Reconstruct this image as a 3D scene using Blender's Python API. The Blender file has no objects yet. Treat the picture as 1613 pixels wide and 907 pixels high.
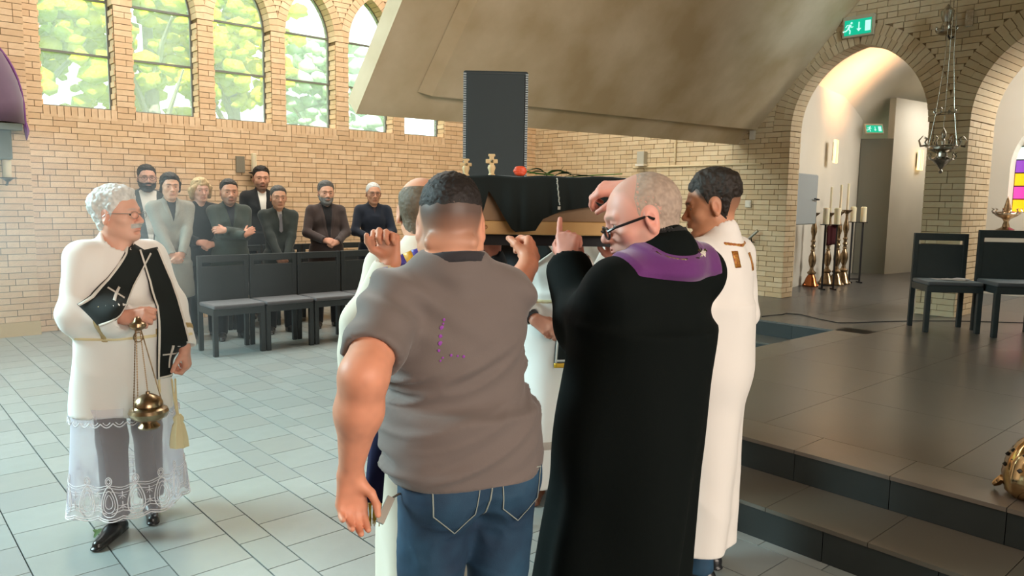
import bpy, bmesh, math, random
import numpy as np
from mathutils import Vector, Matrix, Euler

scene = bpy.context.scene
COL = scene.collection
R = math.radians
random.seed(7)
NPR = np.random.RandomState(11)

# ------------------------------------------------------------------ camera
CAM = np.array([0.0, 0.0, 1.62])
_yaw, _pitch, _roll = R(48.35), R(-6.62), R(0.85)
_f = np.array([math.cos(_yaw)*math.cos(_pitch), math.sin(_yaw)*math.cos(_pitch), math.sin(_pitch)])
_r0 = np.array([math.sin(_yaw), -math.cos(_yaw), 0.0]); _u0 = np.cross(_r0, _f)
_r = _r0*math.cos(_roll)+_u0*math.sin(_roll); _u = _u0*math.cos(_roll)-_r0*math.sin(_roll)
cam_data = bpy.data.cameras.new('camera'); cam = bpy.data.objects.new('camera', cam_data); COL.objects.link(cam)
cam_data.sensor_width = 36; cam_data.lens = 1188/1613*36
cam_data.clip_start = 0.05; cam_data.clip_end = 200
cam.matrix_world = Matrix(((_r[0], _u[0], -_f[0], CAM[0]), (_r[1], _u[1], -_f[1], CAM[1]), (_r[2], _u[2], -_f[2], CAM[2]), (0, 0, 0, 1)))
scene.camera = cam

# ------------------------------------------------------------------ colour management
scene.view_settings.view_transform = 'Standard'
scene.view_settings.look = 'None'
scene.view_settings.exposure = 0.0
scene.view_settings.gamma = 1.0
scene.view_settings.use_curve_mapping = False
scene.cycles.use_denoising = True
scene.cycles.max_bounces = 8
scene.cycles.diffuse_bounces = 4
scene.cycles.glossy_bounces = 3
scene.cycles.transmission_bounces = 4
scene.cycles.transparent_max_bounces = 12
scene.cycles.volume_bounces = 0
scene.cycles.caustics_reflective = False
scene.cycles.caustics_refractive = False
scene.cycles.sample_clamp_indirect = 6.0

# ------------------------------------------------------------------ daylight: sky and sun
world = bpy.data.worlds.new('overcast_sky'); scene.world = world; world.use_nodes = True
_wn = world.node_tree; _bg = _wn.nodes['Background']
_bg.inputs['Color'].default_value = (0.84, 0.95, 1.0, 1); _bg.inputs['Strength'].default_value = 4.2

def sun_lamp(name, direction, strength, color, angle):
    ld = bpy.data.lights.new(name, 'SUN'); ld.energy = strength; ld.color = color; ld.angle = R(angle)
    o = bpy.data.objects.new(name, ld); COL.objects.link(o)
    o.rotation_euler = Vector(direction).to_track_quat('-Z', 'Y').to_euler(); return o

def area_light(name, loc, target, sx, sy, power, color, spread=180):
    ld = bpy.data.lights.new(name, 'AREA'); ld.shape = 'RECTANGLE'; ld.size = sx; ld.size_y = sy
    ld.energy = power; ld.color = color; ld.spread = R(spread)
    o = bpy.data.objects.new(name, ld); COL.objects.link(o); o.location = loc
    d = Vector(target)-Vector(loc); o.rotation_euler = d.to_track_quat('-Z', 'Y').to_euler(); return o

sun_lamp('sun', (0.25, 0.62, -0.70), 14.0, (1.0, 0.88, 0.70), 1.5)
# area lights for unseen nave windows and skylights, plus added fill lights
area_light('nave_window_light', (1.0, -7.0, 3.4), (4.0, 6.0, 1.8), 7.0, 2.8, 900, (1.0, 0.87, 0.76))
area_light('floor_fill_light', (-3.6, 8.0, 4.6), (1.4, 4.2, 0.0), 4.5, 2.6, 400, (0.66, 0.96, 1.0), 95)  # cyan fill added to brighten the floor, no window there
area_light('aisle_skylight', (4.2, 8.2, 6.7), (4.6, 8.6, 0.0), 8.0, 2.6, 560, (1.0, 0.92, 0.82))
area_light('chapel_fill_light', (12.2, 1.0, 4.2), (13.5, 6.0, 1.8), 2.4, 1.6, 240, (1.0, 0.95, 0.88))  # fill added inside the chapel to brighten its walls
area_light('sanctuary_window_light', (6.6, -1.1, 4.6), (9.0, 4.4, 4.3), 1.2, 1.2, 14, (0.72, 0.90, 1.0), 30)
area_light('chapel_sun_patch_lamp', (11.2, 1.2, 2.6), (12.6, 5.5, 3.75), 0.4, .7, 24, (1.0, 0.50, 0.24), 22)  # lamp added to throw the warm patch onto the chapel vault
area_light('chapel_light', (15.5, 5.0, 3.6), (15.6, 5.4, 0), 1.2, .6, 26, (1.0, 0.95, 0.88))  # second added fill, over the end of the chapel

# ------------------------------------------------------------------ mesh helpers
def link(o, parent=None):
    COL.objects.link(o)
    if parent is not None: o.parent = parent
    return o

def make_mesh(name, verts, faces, mat=None, smooth=False):
    me = bpy.data.meshes.new(name)
    verts = np.asarray(verts, dtype=np.float32)
    if isinstance(faces, np.ndarray):
        nf, k = faces.shape
        me.vertices.add(len(verts)); me.vertices.foreach_set('co', verts.ravel())
        me.loops.add(nf*k); me.loops.foreach_set('vertex_index', faces.astype(np.int32).ravel())
        me.polygons.add(nf); me.polygons.foreach_set('loop_start', np.arange(0, nf*k, k, dtype=np.int32))
        me.update(calc_edges=True)
    else:
        me.from_pydata([tuple(v) for v in verts.tolist()], [], faces); me.update()
    me.polygons.foreach_set('use_smooth', [bool(smooth)]*len(me.polygons))
    for m in (mat if isinstance(mat, (list, tuple)) else [mat]):
        if m is not None: me.materials.append(m)
    return me

def add(name, verts, faces, mat=None, parent=None, smooth=False, loc=None):
    o = bpy.data.objects.new(name, make_mesh(name, verts, faces, mat, smooth)); link(o, parent)
    if loc is not None: o.location = loc
    return o

def tag(o, label=None, cat=None, group=None, kind=None):
    if label: o['label'] = label
    if cat: o['category'] = cat
    if group: o['group'] = group
    if kind: o['kind'] = kind
    return o

def empty(name, loc=(0, 0, 0), rz=0.0, label=None, cat=None, group=None, kind=None):
    o = bpy.data.objects.new(name, None); link(o); o.location = loc; o.rotation_euler = (0, 0, rz)
    o.empty_display_size = 0.1
    return tag(o, label, cat, group, kind)

class MB:
    """collects simple shapes into one mesh"""
    def __init__(s): s.v = []; s.f = []; s.mi = []
    def raw(s, verts, faces, mi=0):
        b = len(s.v); s.v += [tuple(map(float, p)) for p in verts]; s.f += [tuple(int(i)+b for i in f) for f in faces]; s.mi += [mi]*len(faces)
        return s
    def box(s, lo, hi, mi=0, M=None, skip=()):
        x0, y0, z0 = lo; x1, y1, z1 = hi
        v = [(x0,y0,z0),(x1,y0,z0),(x1,y1,z0),(x0,y1,z0),(x0,y0,z1),(x1,y0,z1),(x1,y1,z1),(x0,y1,z1)]
        if M is not None: v = [tuple(M @ Vector(p)) for p in v]
        f = {'b':(0,3,2,1),'t':(4,5,6,7),'s':(0,1,5,4),'e':(1,2,6,5),'n':(2,3,7,6),'w':(3,0,4,7)}
        return s.raw(v, [q for k, q in f.items() if k not in skip], mi)
    def bar(s, a, b, w, h, mi=0, up=(0,0,1)):
        a = Vector(a); b = Vector(b); d = (b-a); L = d.length; d.normalize(); u = Vector(up)
        sd = d.cross(u)
        if sd.length < 1e-4: sd = d.cross(Vector((1,0,0)))
        sd.normalize(); u = sd.cross(d)
        v = []
        for p in (a, b):
            for (i, j) in ((-1,-1),(1,-1),(1,1),(-1,1)): v.append(p+sd*(i*w/2)+u*(j*h/2))
        return s.raw(v, [(0,1,2,3),(7,6,5,4),(0,4,5,1),(1,5,6,2),(2,6,7,3),(3,7,4,0)], mi)
    def tube(s, pts, r, n=8, mi=0, closed=False, caps=True):
        pts = [Vector(p) for p in pts]; N = len(pts)
        rs = r if isinstance(r, (list, tuple)) else [r]*N
        rings = []; prev = None
        for i, p in enumerate(pts):
            if closed: t = pts[(i+1)%N]-pts[i-1]
            else: t = pts[min(i+1, N-1)]-pts[max(i-1, 0)]
            t.normalize()
            if prev is None:
                a = Vector((0,0,1)) if abs(t.z) < .9 else Vector((1,0,0))
                u = t.cross(a).normalized()
            else: u = (prev-t*prev.dot(t)).normalized()
            prev = u; w = t.cross(u)
            rings.append([p+(u*math.cos(2*math.pi*k/n)+w*math.sin(2*math.pi*k/n))*rs[i] for k in range(n)])
        v = [q for rg in rings for q in rg]; f = []
        for i in range(N if closed else N-1):
            j = (i+1) % N
            for k in range(n): f.append((i*n+k, i*n+(k+1)%n, j*n+(k+1)%n, j*n+k))
        if caps and not closed: f += [tuple(range(n-1, -1, -1)), tuple(range((N-1)*n, N*n))]
        return s.raw(v, f, mi)
    def lathe(s, prof, n=24, center=(0,0,0), mi=0, M=None, wob=None):
        cx, cy, cz = center; v = []; f = []
        for (r, z) in prof:
            for k in range(n):
                a = 2*math.pi*k/n; rr = r*(1 if wob is None else wob(a, z))
                p = Vector((cx+rr*math.cos(a), cy+rr*math.sin(a), cz+z))
                v.append(M @ p if M is not None else p)
        for i in range(len(prof)-1):
            for k in range(n): f.append((i*n+k, i*n+(k+1)%n, (i+1)*n+(k+1)%n, (i+1)*n+k))
        if prof[0][0] > 1e-4: f.append(tuple(range(n-1, -1, -1)))
        if prof[-1][0] > 1e-4: f.append(tuple(range((len(prof)-1)*n, len(prof)*n)))
        return s.raw(v, f, mi)
    def prism(s, poly, axis_pts, mi=0):
        """poly: 3D points of one face; axis_pts: offset vector"""
        n = len(poly); o = Vector(axis_pts); v = [Vector(p) for p in poly]; v += [p+o for p in v]
        return s.raw(v, [tuple(range(n-1,-1,-1)), tuple(range(n, 2*n))]+[(i, (i+1)%n, (i+1)%n+n, i+n) for i in range(n)], mi)
    def build(s, name, mat, parent=None, smooth=False, loc=None, angle=None):
        me = bpy.data.meshes.new(name); me.from_pydata(s.v, [], s.f); me.update()
        for m in (mat if isinstance(mat, (list, tuple)) else [mat]): me.materials.append(m)
        if any(s.mi): me.polygons.foreach_set('material_index', s.mi)
        if smooth:
            me.polygons.foreach_set('use_smooth', [True]*len(me.polygons))
            me.set_sharp_from_angle(angle=R(angle if angle else 40))
        o = bpy.data.objects.new(name, me); link(o, parent)
        if loc is not None: o.location = loc
        return o

def bevel(o, w, seg=2):
    bm = bmesh.new(); bm.from_mesh(o.data)
    bmesh.ops.bevel(bm, geom=list(bm.edges), offset=w, segments=seg, affect='EDGES', profile=.5, clamp_overlap=True)
    bm.to_mesh(o.data); bm.free(); return o

# ------------------------------------------------------------------ materials
def mat(name, color=(.5,.5,.5), rough=.6, metal=0.0, spec=0.5, sheen=0.0, var=None, bump=None, emit=None, attr=None, sss=0.0, coat=0.0, alpha=1.0, trans=0.0, mixattr=None):
    """var=(scale, amount, colour2): noise colour; bump=(scale, strength, dist); attr: colour attribute name"""
    m = bpy.data.materials.new(name); m.use_nodes = True; nt = m.node_tree; nd = nt.nodes; lk = nt.links
    b = nd['Principled BSDF']
    b.inputs['Base Color'].default_value = (*color, 1); b.inputs['Roughness'].default_value = rough
    b.inputs['Metallic'].default_value = metal; b.inputs['Specular IOR Level'].default_value = spec
    b.inputs['Sheen Weight'].default_value = sheen; b.inputs['Coat Weight'].default_value = coat
    b.inputs['Transmission Weight'].default_value = trans; b.inputs['Alpha'].default_value = alpha
    if sss:
        b.inputs['Subsurface Weight'].default_value = sss; b.inputs['Subsurface Radius'].default_value = (.02, .008, .004); b.inputs['Subsurface Scale'].default_value = 1.0
    tc = nd.new('ShaderNodeTexCoord'); src = None
    if attr:
        a = nd.new('ShaderNodeAttribute'); a.attribute_name = attr; src = a.outputs['Color']
    if var:
        n = nd.new('ShaderNodeTexNoise'); n.inputs['Scale'].default_value = var[0]; n.inputs['Detail'].default_value = 5
        lk.new(tc.outputs['Object'], n.inputs['Vector'])
        rp = nd.new('ShaderNodeMapRange'); rp.inputs['From Min'].default_value = .35; rp.inputs['From Max'].default_value = .65
        rp.inputs['To Max'].default_value = var[1]; lk.new(n.outputs['Fac'], rp.inputs['Value'])
        mx = nd.new('ShaderNodeMix'); mx.data_type = 'RGBA'
        lk.new(rp.outputs['Result'], mx.inputs['Factor'])
        if src is not None: lk.new(src, mx.inputs['A'])
        else: mx.inputs['A'].default_value = (*color, 1)
        mx.inputs['B'].default_value = (*var[2], 1); src = mx.outputs['Result']
    if src is not None: lk.new(src, b.inputs['Base Color'])
    if bump:
        n2 = nd.new('ShaderNodeTexNoise'); n2.inputs['Scale'].default_value = bump[0]; n2.inputs['Detail'].default_value = 4
        lk.new(tc.outputs['Object'], n2.inputs['Vector'])
        bp = nd.new('ShaderNodeBump'); bp.inputs['Strength'].default_value = bump[1]; bp.inputs['Distance'].default_value = bump[2]
        lk.new(n2.outputs['Fac'], bp.inputs['Height']); lk.new(bp.outputs['Normal'], b.inputs['Normal'])
    if emit:
        b.inputs['Emission Color'].default_value = (*emit[:3], 1); b.inputs['Emission Strength'].default_value = emit[3]
    return m

def tint_mesh(me, cols):
    """corner-free colour per vertex: cols (n,3) or one colour"""
    ca = me.color_attributes.new('tint', 'FLOAT_COLOR', 'POINT')
    n = len(me.vertices); c = np.ones((n, 4), np.float32); c[:, :3] = cols
    ca.data.foreach_set('color', c.ravel())

def S(r, g, b):  # sRGB 0-255 to linear
    return tuple(((c/255)/12.92 if c/255 <= .04045 else ((c/255+.055)/1.055)**2.4) for c in (r, g, b))

def project(p):
    d = np.asarray(p, float)-CAM; z = d @ _f
    return (806.5+1188*(d @ _r)/z, 453.5-1188*(d @ _u)/z, z)
def in_frame(p, m=20):
    x, y, z = project(p); return z > .2 and -m < x < 1613+m and -m < y < 907+m

def ico(center, rad, sub=2, noise=0.0):
    bm = bmesh.new(); bmesh.ops.create_icosphere(bm, subdivisions=sub, radius=1.0)
    v = np.array([q.co[:] for q in bm.verts]); f = np.array([[q.index for q in p.verts] for p in bm.faces]); bm.free()
    if noise: v = v*(1+noise*(NPR.rand(len(v), 1)-.5))
    return v*np.array(rad)+np.array(center), f
# ------------------------------------------------------------------ materials of the room
M_TILE = mat('floor_tile', attr='tint', rough=.30, spec=1.0, var=(9, .35, (.24, .27, .265)), bump=(60, .12, .002))
M_GROUT = mat('grout', (.05, .05, .05), rough=.9)
M_PLAT = mat('platform_tile', attr='tint', rough=.30, spec=.55, var=(5, .3, (.10, .085, .07)), bump=(70, .08, .002))
M_RISER = mat('riser_stone', attr='tint', rough=.5, spec=.4, var=(7, .3, (.035, .04, .04)), bump=(50, .15, .002))
M_BRICK = mat('painted_brick', attr='tint', rough=.62, spec=.35, var=(14, .3, S(206, 168, 126)), bump=(55, .35, .004))
M_MORTAR = mat('mortar', S(122, 98, 66), rough=.9)  # painted like the bricks; the shade of the joints is put into this tan
M_CONC = mat('board_marked_concrete', S(214, 192, 160), rough=.75, spec=.3, var=(1.3, .8, S(176, 150, 110)), bump=(22, .25, .006))
M_PLASTER = mat('white_plaster', S(212, 207, 194), rough=.8, spec=.2, var=(2, .3, S(200, 195, 180)), bump=(40, .1, .003))
M_GREYDOOR = mat('grey_partition', S(120, 122, 112), rough=.6)
M_FRAME = mat('window_metal', S(120, 124, 120), rough=.5, metal=.2)
M_DARK = mat('dark_void', (.03, .03, .03), rough=.9)

def boxes_mesh(name, los, his, material, tints, parent=None, kind=None, skipbottom=None):
    """many boxes in one mesh, numpy; tints (n,3)"""
    los = np.asarray(los); his = np.asarray(his); n = len(los)
    sel = np.array([[0,0,0],[1,0,0],[1,1,0],[0,1,0],[0,0,1],[1,0,1],[1,1,1],[0,1,1]])
    v = los[:, None, :]*(1-sel)[None]+his[:, None, :]*sel[None]
    F = np.array([(0,3,2,1),(4,5,6,7),(0,1,5,4),(1,2,6,5),(2,3,7,6),(3,0,4,7)])
    f = (F[None]+(np.arange(n)*8)[:, None, None]).reshape(-1, 4)
    o = add(name, v.reshape(-1, 3), f, material, parent)
    tint_mesh(o.data, np.repeat(np.asarray(tints), 8, axis=0))
    if kind: o['kind'] = kind
    return o

_piece_cache = {}
def piece(name, size, tint, material, parent, loc):
    key = (name, tuple(np.round(size, 4)), tuple(tint), material.name)
    if key not in _piece_cache:
        sx, sy, sz = size
        me = MBm = MB().box((-sx/2, -sy/2, -sz/2), (sx/2, sy/2, sz/2))
        o = MBm.build(name, material); me = o.data; bpy.data.objects.remove(o)
        tint_mesh(me, tint); _piece_cache[key] = me
    o = bpy.data.objects.new(name, _piece_cache[key]); link(o, parent); o.location = loc
    return o

def lay_pieces(name, pieces, material, parent, stuff_name, limit=300):
    """pieces: list of (lo, hi, tint); the largest in view become objects, the rest one stuff mesh"""
    sc = []
    for i, (lo, hi, t) in enumerate(pieces):
        c = (np.array(lo)+np.array(hi))/2
        x, y, z = project(c)
        vis = in_frame(c, 12)
        sc.append(((0 if vis else 1), z, i))
    sc.sort(); chosen = set()
    for v, z, i in sc[:limit]:
        if v == 0: chosen.add(i)
    rest = [p for i, p in enumerate(pieces) if i not in chosen]
    for i in sorted(chosen):
        lo, hi, t = pieces[i]; lo = np.array(lo); hi = np.array(hi)
        piece(name, np.round(hi-lo, 3), t, material, parent, (lo+hi)/2)
    if rest:
        boxes_mesh(stuff_name, [p[0] for p in rest], [p[1] for p in rest], material, [p[2] for p in rest], parent, 'stuff')

# ------------------------------------------------------------------ floor
floor = MB().box((-8, -8, -.10), (10.2, 10.6, -.010)).build('floor', M_GROUT); tag(floor, kind='structure')
TT = [(.27, .31, .30), (.29, .33, .32), (.31, .345, .335), (.28, .305, .29), (.26, .29, .285)]
tiles = []
gx, gy, jn = .4698, .315, .0028
for k in range(-12, 15):
    for (xa, w, y0) in ((.985+k*gx, .312, 3.195), (1.298+k*gx, .157, 3.040)):
        for j in range(-24, 24):
            ya = y0+j*gy; c = np.array([xa+w/2, ya+gy/2, 0])
            if ya > 10.3 or c[0] > 7.4: continue
            if c[0] > 3.3 and c[1] < 3.7: continue
            if not in_frame(c, 600): continue
            tiles.append(((xa+jn, ya+jn, -.012), (xa+w-jn, ya+gy-jn, 0), random.choice(TT)))
lay_pieces('tile', tiles, M_TILE, floor, 'distant_tiles')

# ------------------------------------------------------------------ sanctuary platform and its steps
platform = empty('platform', (0, 0, 0)); tag(platform, kind='structure')
H1, H2 = .17, .34
XA, XB = 3.25, 3.68           # front edges of the two steps
YN, XC = 3.52, 7.62           # north edge, and the edge of the deeper part
m = MB()
m.box((XB+.014, -3, 0), (18, YN-.014, H2-.02)); m.box((XC+.014, YN-.05, 0), (18, 10.2, H2-.02))
m.build('platform_core', M_GROUT, platform)
m = MB(); m.box((XA+.014, -3, 0), (XB+.02, YN+.40, H1-.02)); m.box((XB, YN-.02, 0), (XC, YN+.40, H1-.02)); m.box((XC-.41, YN, 0), (XC+.02, 10.2, H1-.02))
m.build('step_core', M_GROUT, platform)
PT = [(.115, .096, .080), (.122, .103, .085), (.106, .090, .077)]
PB = [(.16, .135, .11), (.15, .125, .10)]
pl = []
for j in range(-8, 7):        # border slabs along the front edge
    y0 = .42+j*.485
    if y0+.485 > YN+.01: continue
    pl.append(((XB-.012, y0+.002, H2-.02), (XB+.31, y0+.483, H2), random.choice(PB)))
for j in range(0, 9):
    x0 = XB+.31+j*.485
    pl.append(((x0+.002, YN-.31, H2-.02), (min(x0+.483, XC-.002), YN+.012, H2), random.choice(PB)))
pl.append(((XB-.012, 3.332, H2-.02), (XB+.31, YN+.012, H2), PB[0]))
for i in range(0, 14):
    for j in range(0, 7):
        x0 = XB+.312+i*.97; y1 = YN-.312-j*.97; y0 = y1-.97
        if x0 > 9.5+3: continue
        pl.append(((x0+.0015, y0+.0015, H2-.02), (x0+.9685, y1-.0015, H2), random.choice(PT)))
for i in range(0, 10):
    for j in range(0, 7):
        x0 = XC-.012+i*.97; y0 = YN-.31+j*.97
        if x0 > 16 or (x0 > 9.5 and y0 > 6.3): continue
        pl.append(((x0+.0015, y0+.0015 if j or x0 < XB+.3 else y0+.0015, H2-.02), (x0+.9685, y0+.9685, H2), random.choice([(.075, .075, .072), (.085, .083, .078)])))
lay_pieces('slab', pl, M_PLAT, platform, 'distant_slabs')
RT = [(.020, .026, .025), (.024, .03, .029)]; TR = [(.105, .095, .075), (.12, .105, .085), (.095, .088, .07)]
rs, tr = [], []
for j in range(-8, 7):
    y0 = .42+j*.485
    if y0 > 3.4: continue
    y1 = min(y0+.483, YN)
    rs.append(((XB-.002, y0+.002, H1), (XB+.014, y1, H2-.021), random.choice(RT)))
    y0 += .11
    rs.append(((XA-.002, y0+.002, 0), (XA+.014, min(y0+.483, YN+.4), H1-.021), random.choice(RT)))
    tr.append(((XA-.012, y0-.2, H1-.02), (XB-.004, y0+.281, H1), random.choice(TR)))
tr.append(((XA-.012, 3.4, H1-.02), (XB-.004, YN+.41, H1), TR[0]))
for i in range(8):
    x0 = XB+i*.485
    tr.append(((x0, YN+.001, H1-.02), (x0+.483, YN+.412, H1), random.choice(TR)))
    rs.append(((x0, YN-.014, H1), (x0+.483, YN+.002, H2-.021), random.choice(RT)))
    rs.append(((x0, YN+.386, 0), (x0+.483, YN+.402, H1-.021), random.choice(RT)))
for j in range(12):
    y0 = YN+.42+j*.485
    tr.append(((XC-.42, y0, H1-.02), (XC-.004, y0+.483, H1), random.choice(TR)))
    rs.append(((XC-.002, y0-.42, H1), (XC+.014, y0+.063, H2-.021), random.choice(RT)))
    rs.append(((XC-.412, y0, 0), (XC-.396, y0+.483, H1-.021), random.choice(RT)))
lay_pieces('riser_panel', rs, M_RISER, platform, 'distant_riser_panels')
lay_pieces('tread', tr, M_PLAT, platform, 'distant_treads')

# ------------------------------------------------------------------ bricks
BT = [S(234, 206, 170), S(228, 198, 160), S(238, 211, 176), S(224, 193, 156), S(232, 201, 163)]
CH = .0705; BL = .245; J = .007
def brick_rows(a0, a1, z0, z1, holes):
    """intervals of whole and half bricks; holes(z)-> list of (lo,hi) blocked at height z. returns (a,b,zlo,zhi)"""
    out = []; nrow = int(round((z1-z0)/CH))
    for r in range(nrow):
        zb = z0+r*CH; zm = zb+CH/2
        blocked = sorted(holes(zm)); segs = []; cur = a0
        for lo, hi in blocked:
            if lo > cur: segs.append((cur, min(lo, a1)))
            cur = max(cur, hi)
        if cur < a1: segs.append((cur, a1))
        for (s0, s1) in segs:
            x = s0; rr = random.random(); first = True
            while x < s1-.002:
                if first: w = (.5 if r % 2 else 1)*BL if rr < .8 else BL*.75
                else: w = BL if random.random() < .72 else BL*.5
                first = False
                e = x+w
                if s1-e < .06: e = s1
                out.append((x+J/2, min(e, s1)-J/2, zb+J/2, zb+CH-J/2)); x = e
    return out

# window wall: plane y = YW
YW = 10.2; WX0, WPIT, WW, SILL, SPR, APEX = 1.82, .987, .785, 2.635, 3.88, 4.60
def win_half(z):   # half width of the opening at height z (lancet arch)
    if z <= SPR: return WW/2
    if z >= APEX: return 0
    a = WW/2; h = APEX-SPR; rr = (a*a+h*h)/(2*a)
    return math.sqrt(max(rr*rr-(z-SPR)**2, 0))-(rr-a)
NWIN = 6
wcs = [WX0+k*WPIT+WW/2 for k in range(-1, NWIN)]
def whole(z):
    h = []
    for c in wcs:
        if SILL-.13 < z < SILL: h.append((c-WW/2, c+WW/2))
        elif SILL <= z < APEX+.2:
            t = win_half(z) if z < APEX else 0
            ring = .0 if z < SPR else .125
            if z >= SPR: # ring outer
                a = WW/2+.125; hh = APEX+.14-SPR; rr = (a*a+hh*hh)/(2*a); t = math.sqrt(max(rr*rr-(z-SPR)**2, 0))-(rr-a) if z < APEX+.14 else 0
            if t > 0.01: h.append((c-t, c+t))
    return h
wall_back = empty('wall_back'); tag(wall_back, kind='structure')
# mortar backing: strips around the openings
m = MB(); yb = YW+.012; D = .30
m.box((0, yb, 0), (9.9, yb+D, SILL-.005)); m.box((0, yb, APEX+.15), (9.9, yb+D, 5.2))
edges = [0]+sum([[c-WW/2-.004, c+WW/2+.004] for c in wcs], [])+[9.9]
for i in range(0, len(edges)-1, 2): m.box((edges[i] if i else 0, yb, SILL-.01), (edges[i+1], yb+D, APEX+.16))
for c in wcs:   # spandrels over the arches
    N = 10; zz = [SPR+(APEX-SPR)*math.sin(i/N*math.pi/2) for i in range(N+1)]
    for sgn in (-1, 1):
        for i in range(N):
            za, zb2 = zz[i], zz[i+1]
            pa, pb = c+sgn*(win_half(za)), c+sgn*(win_half(zb2)); o_ = c+sgn*(WW/2+.004)
            m.prism([(pa, yb, za), (o_, yb, za), (o_, yb, zb2), (pb, yb, zb2)] if sgn < 0 else [(o_, yb, za), (pa, yb, za), (pb, yb, zb2), (o_, yb, zb2)], (0, D, 0))
    m.box((c-WW/2-.01, yb, APEX), (c+WW/2+.01, yb+D, APEX+.155))
m.build('mortar_bed', M_MORTAR, wall_back)
pcs = []
for (a, b, c, d) in brick_rows(0.2, 9.6, .0, 5.15, whole):
    if not in_frame(((a+b)/2, YW, (c+d)/2), 500): continue
    pcs.append(((a, YW-.002-random.random()*.004, c), (b, YW+.02, d), random.choice(BT)))
for cxx in wcs:   # soldier courses under the sills
    n = 11; w = WW/n
    for i in range(n):
        a = cxx-WW/2+i*w
        pcs.append(((a+.004, YW-.004-random.random()*.004, SILL-.13), (a+w-.004, YW+.25, SILL-.003), random.choice(BT)))
    # quoins lining the reveals
    nz = int((SPR-SILL)/CH)
    for r_ in range(nz):
        za = SILL+r_*CH
        for sgn in (-1, 1):
            xe = cxx+sgn*WW/2; dd = .0 if r_ % 2 else .012
            lo = (min(xe, xe-sgn*(.004+dd)), YW+.022, za+.004); hi = (max(xe, xe-sgn*(.004+dd)), YW+.19, za+CH-.004)
            pcs.append((lo, hi, random.choice(BT)))
lay_pieces('brick', pcs, M_BRICK, wall_back, 'distant_bricks')
# voussoirs: radial bricks, one joined part per arch
def voussoirs(center, half, z_spr, z_apex, depth_axis, d0, d1, ring, nper, parent, name, jut=.004, tints=BT):
    a = half; h = z_apex-z_spr; rr = (a*a+h*h)/(2*a); amax = math.atan2(h, rr-a) if rr > a else math.pi/2
    V, F, T = [], [], []
    for sgn in (-1, 1):
        for i in range(nper):
            t0 = amax*i/nper; t1 = amax*(i+1)/nper; g = .0035/rr
            q = []
            ou = random.random()*jut
            for (tt, rad) in ((t0+g, rr-.010), (t1-g, rr-.010), (t1-g, rr+ring), (t0+g, rr+ring)):
                q.append((center+sgn*(rad*math.cos(tt)-(rr-a)), z_spr+rad*math.sin(tt)))
            b = len(V)
            for dd in (d0-ou, d1):
                for (u_, z_) in q: V.append((u_, dd, z_) if depth_axis == 'y' else (dd, u_, z_))
            F += [(b, b+1, b+2, b+3), (b+7, b+6, b+5, b+4), (b, b+4, b+5, b+1), (b+1, b+5, b+6, b+2), (b+2, b+6, b+7, b+3), (b+3, b+7, b+4, b)]
            T += [random.choice(tints)]*8
    o = add(name, V, F, M_BRICK, parent); tint_mesh(o.data, np.array(T)); o['kind'] = 'stuff'
    return o
for c in wcs: voussoirs(c, WW/2, SPR, APEX, 'y', YW-.004, YW+.20, .12, 11, wall_back, 'arch_bricks')

# windows: frame, glazing bars, panes of obscure glass
def glass_mat():
    m = bpy.data.materials.new('obscure_glass'); m.use_nodes = True; nt = m.node_tree; nd = nt.nodes; lk = nt.links
    for n in list(nd): nd.remove(n)
    out = nd.new('ShaderNodeOutputMaterial'); tr = nd.new('ShaderNodeBsdfTransparent'); tr.inputs['Color'].default_value = (.97, 1, .98, 1)
    tl = nd.new('ShaderNodeBsdfTranslucent'); tl.inputs['Color'].default_value = (.9, .95, .95, 1)
    gl = nd.new('ShaderNodeBsdfGlossy'); gl.inputs['Roughness'].default_value = .15; gl.inputs['Color'].default_value = (.6, .6, .6, 1)
    vo = nd.new('ShaderNodeTexVoronoi'); vo.inputs['Scale'].default_value = 55
    tc = nd.new('ShaderNodeTexCoord'); lk.new(tc.outputs['Object'], vo.inputs['Vector'])
    mr = nd.new('ShaderNodeMapRange'); mr.inputs['From Min'].default_value = .0; mr.inputs['From Max'].default_value = .6; mr.inputs['To Min'].default_value = .05; mr.inputs['To Max'].default_value = .20
    lk.new(vo.outputs['Distance'], mr.inputs['Value'])
    m1 = nd.new('ShaderNodeMixShader'); lk.new(mr.outputs['Result'], m1.inputs['Fac']); lk.new(tr.outputs[0], m1.inputs[1]); lk.new(tl.outputs[0], m1.inputs[2])
    m2 = nd.new('ShaderNodeMixShader'); m2.inputs['Fac'].default_value = .05; lk.new(m1.outputs[0], m2.inputs[1]); lk.new(gl.outputs[0], m2.inputs[2])
    lk.new(m2.outputs[0], out.inputs['Surface']); return m
M_GLASS = glass_mat()
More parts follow.
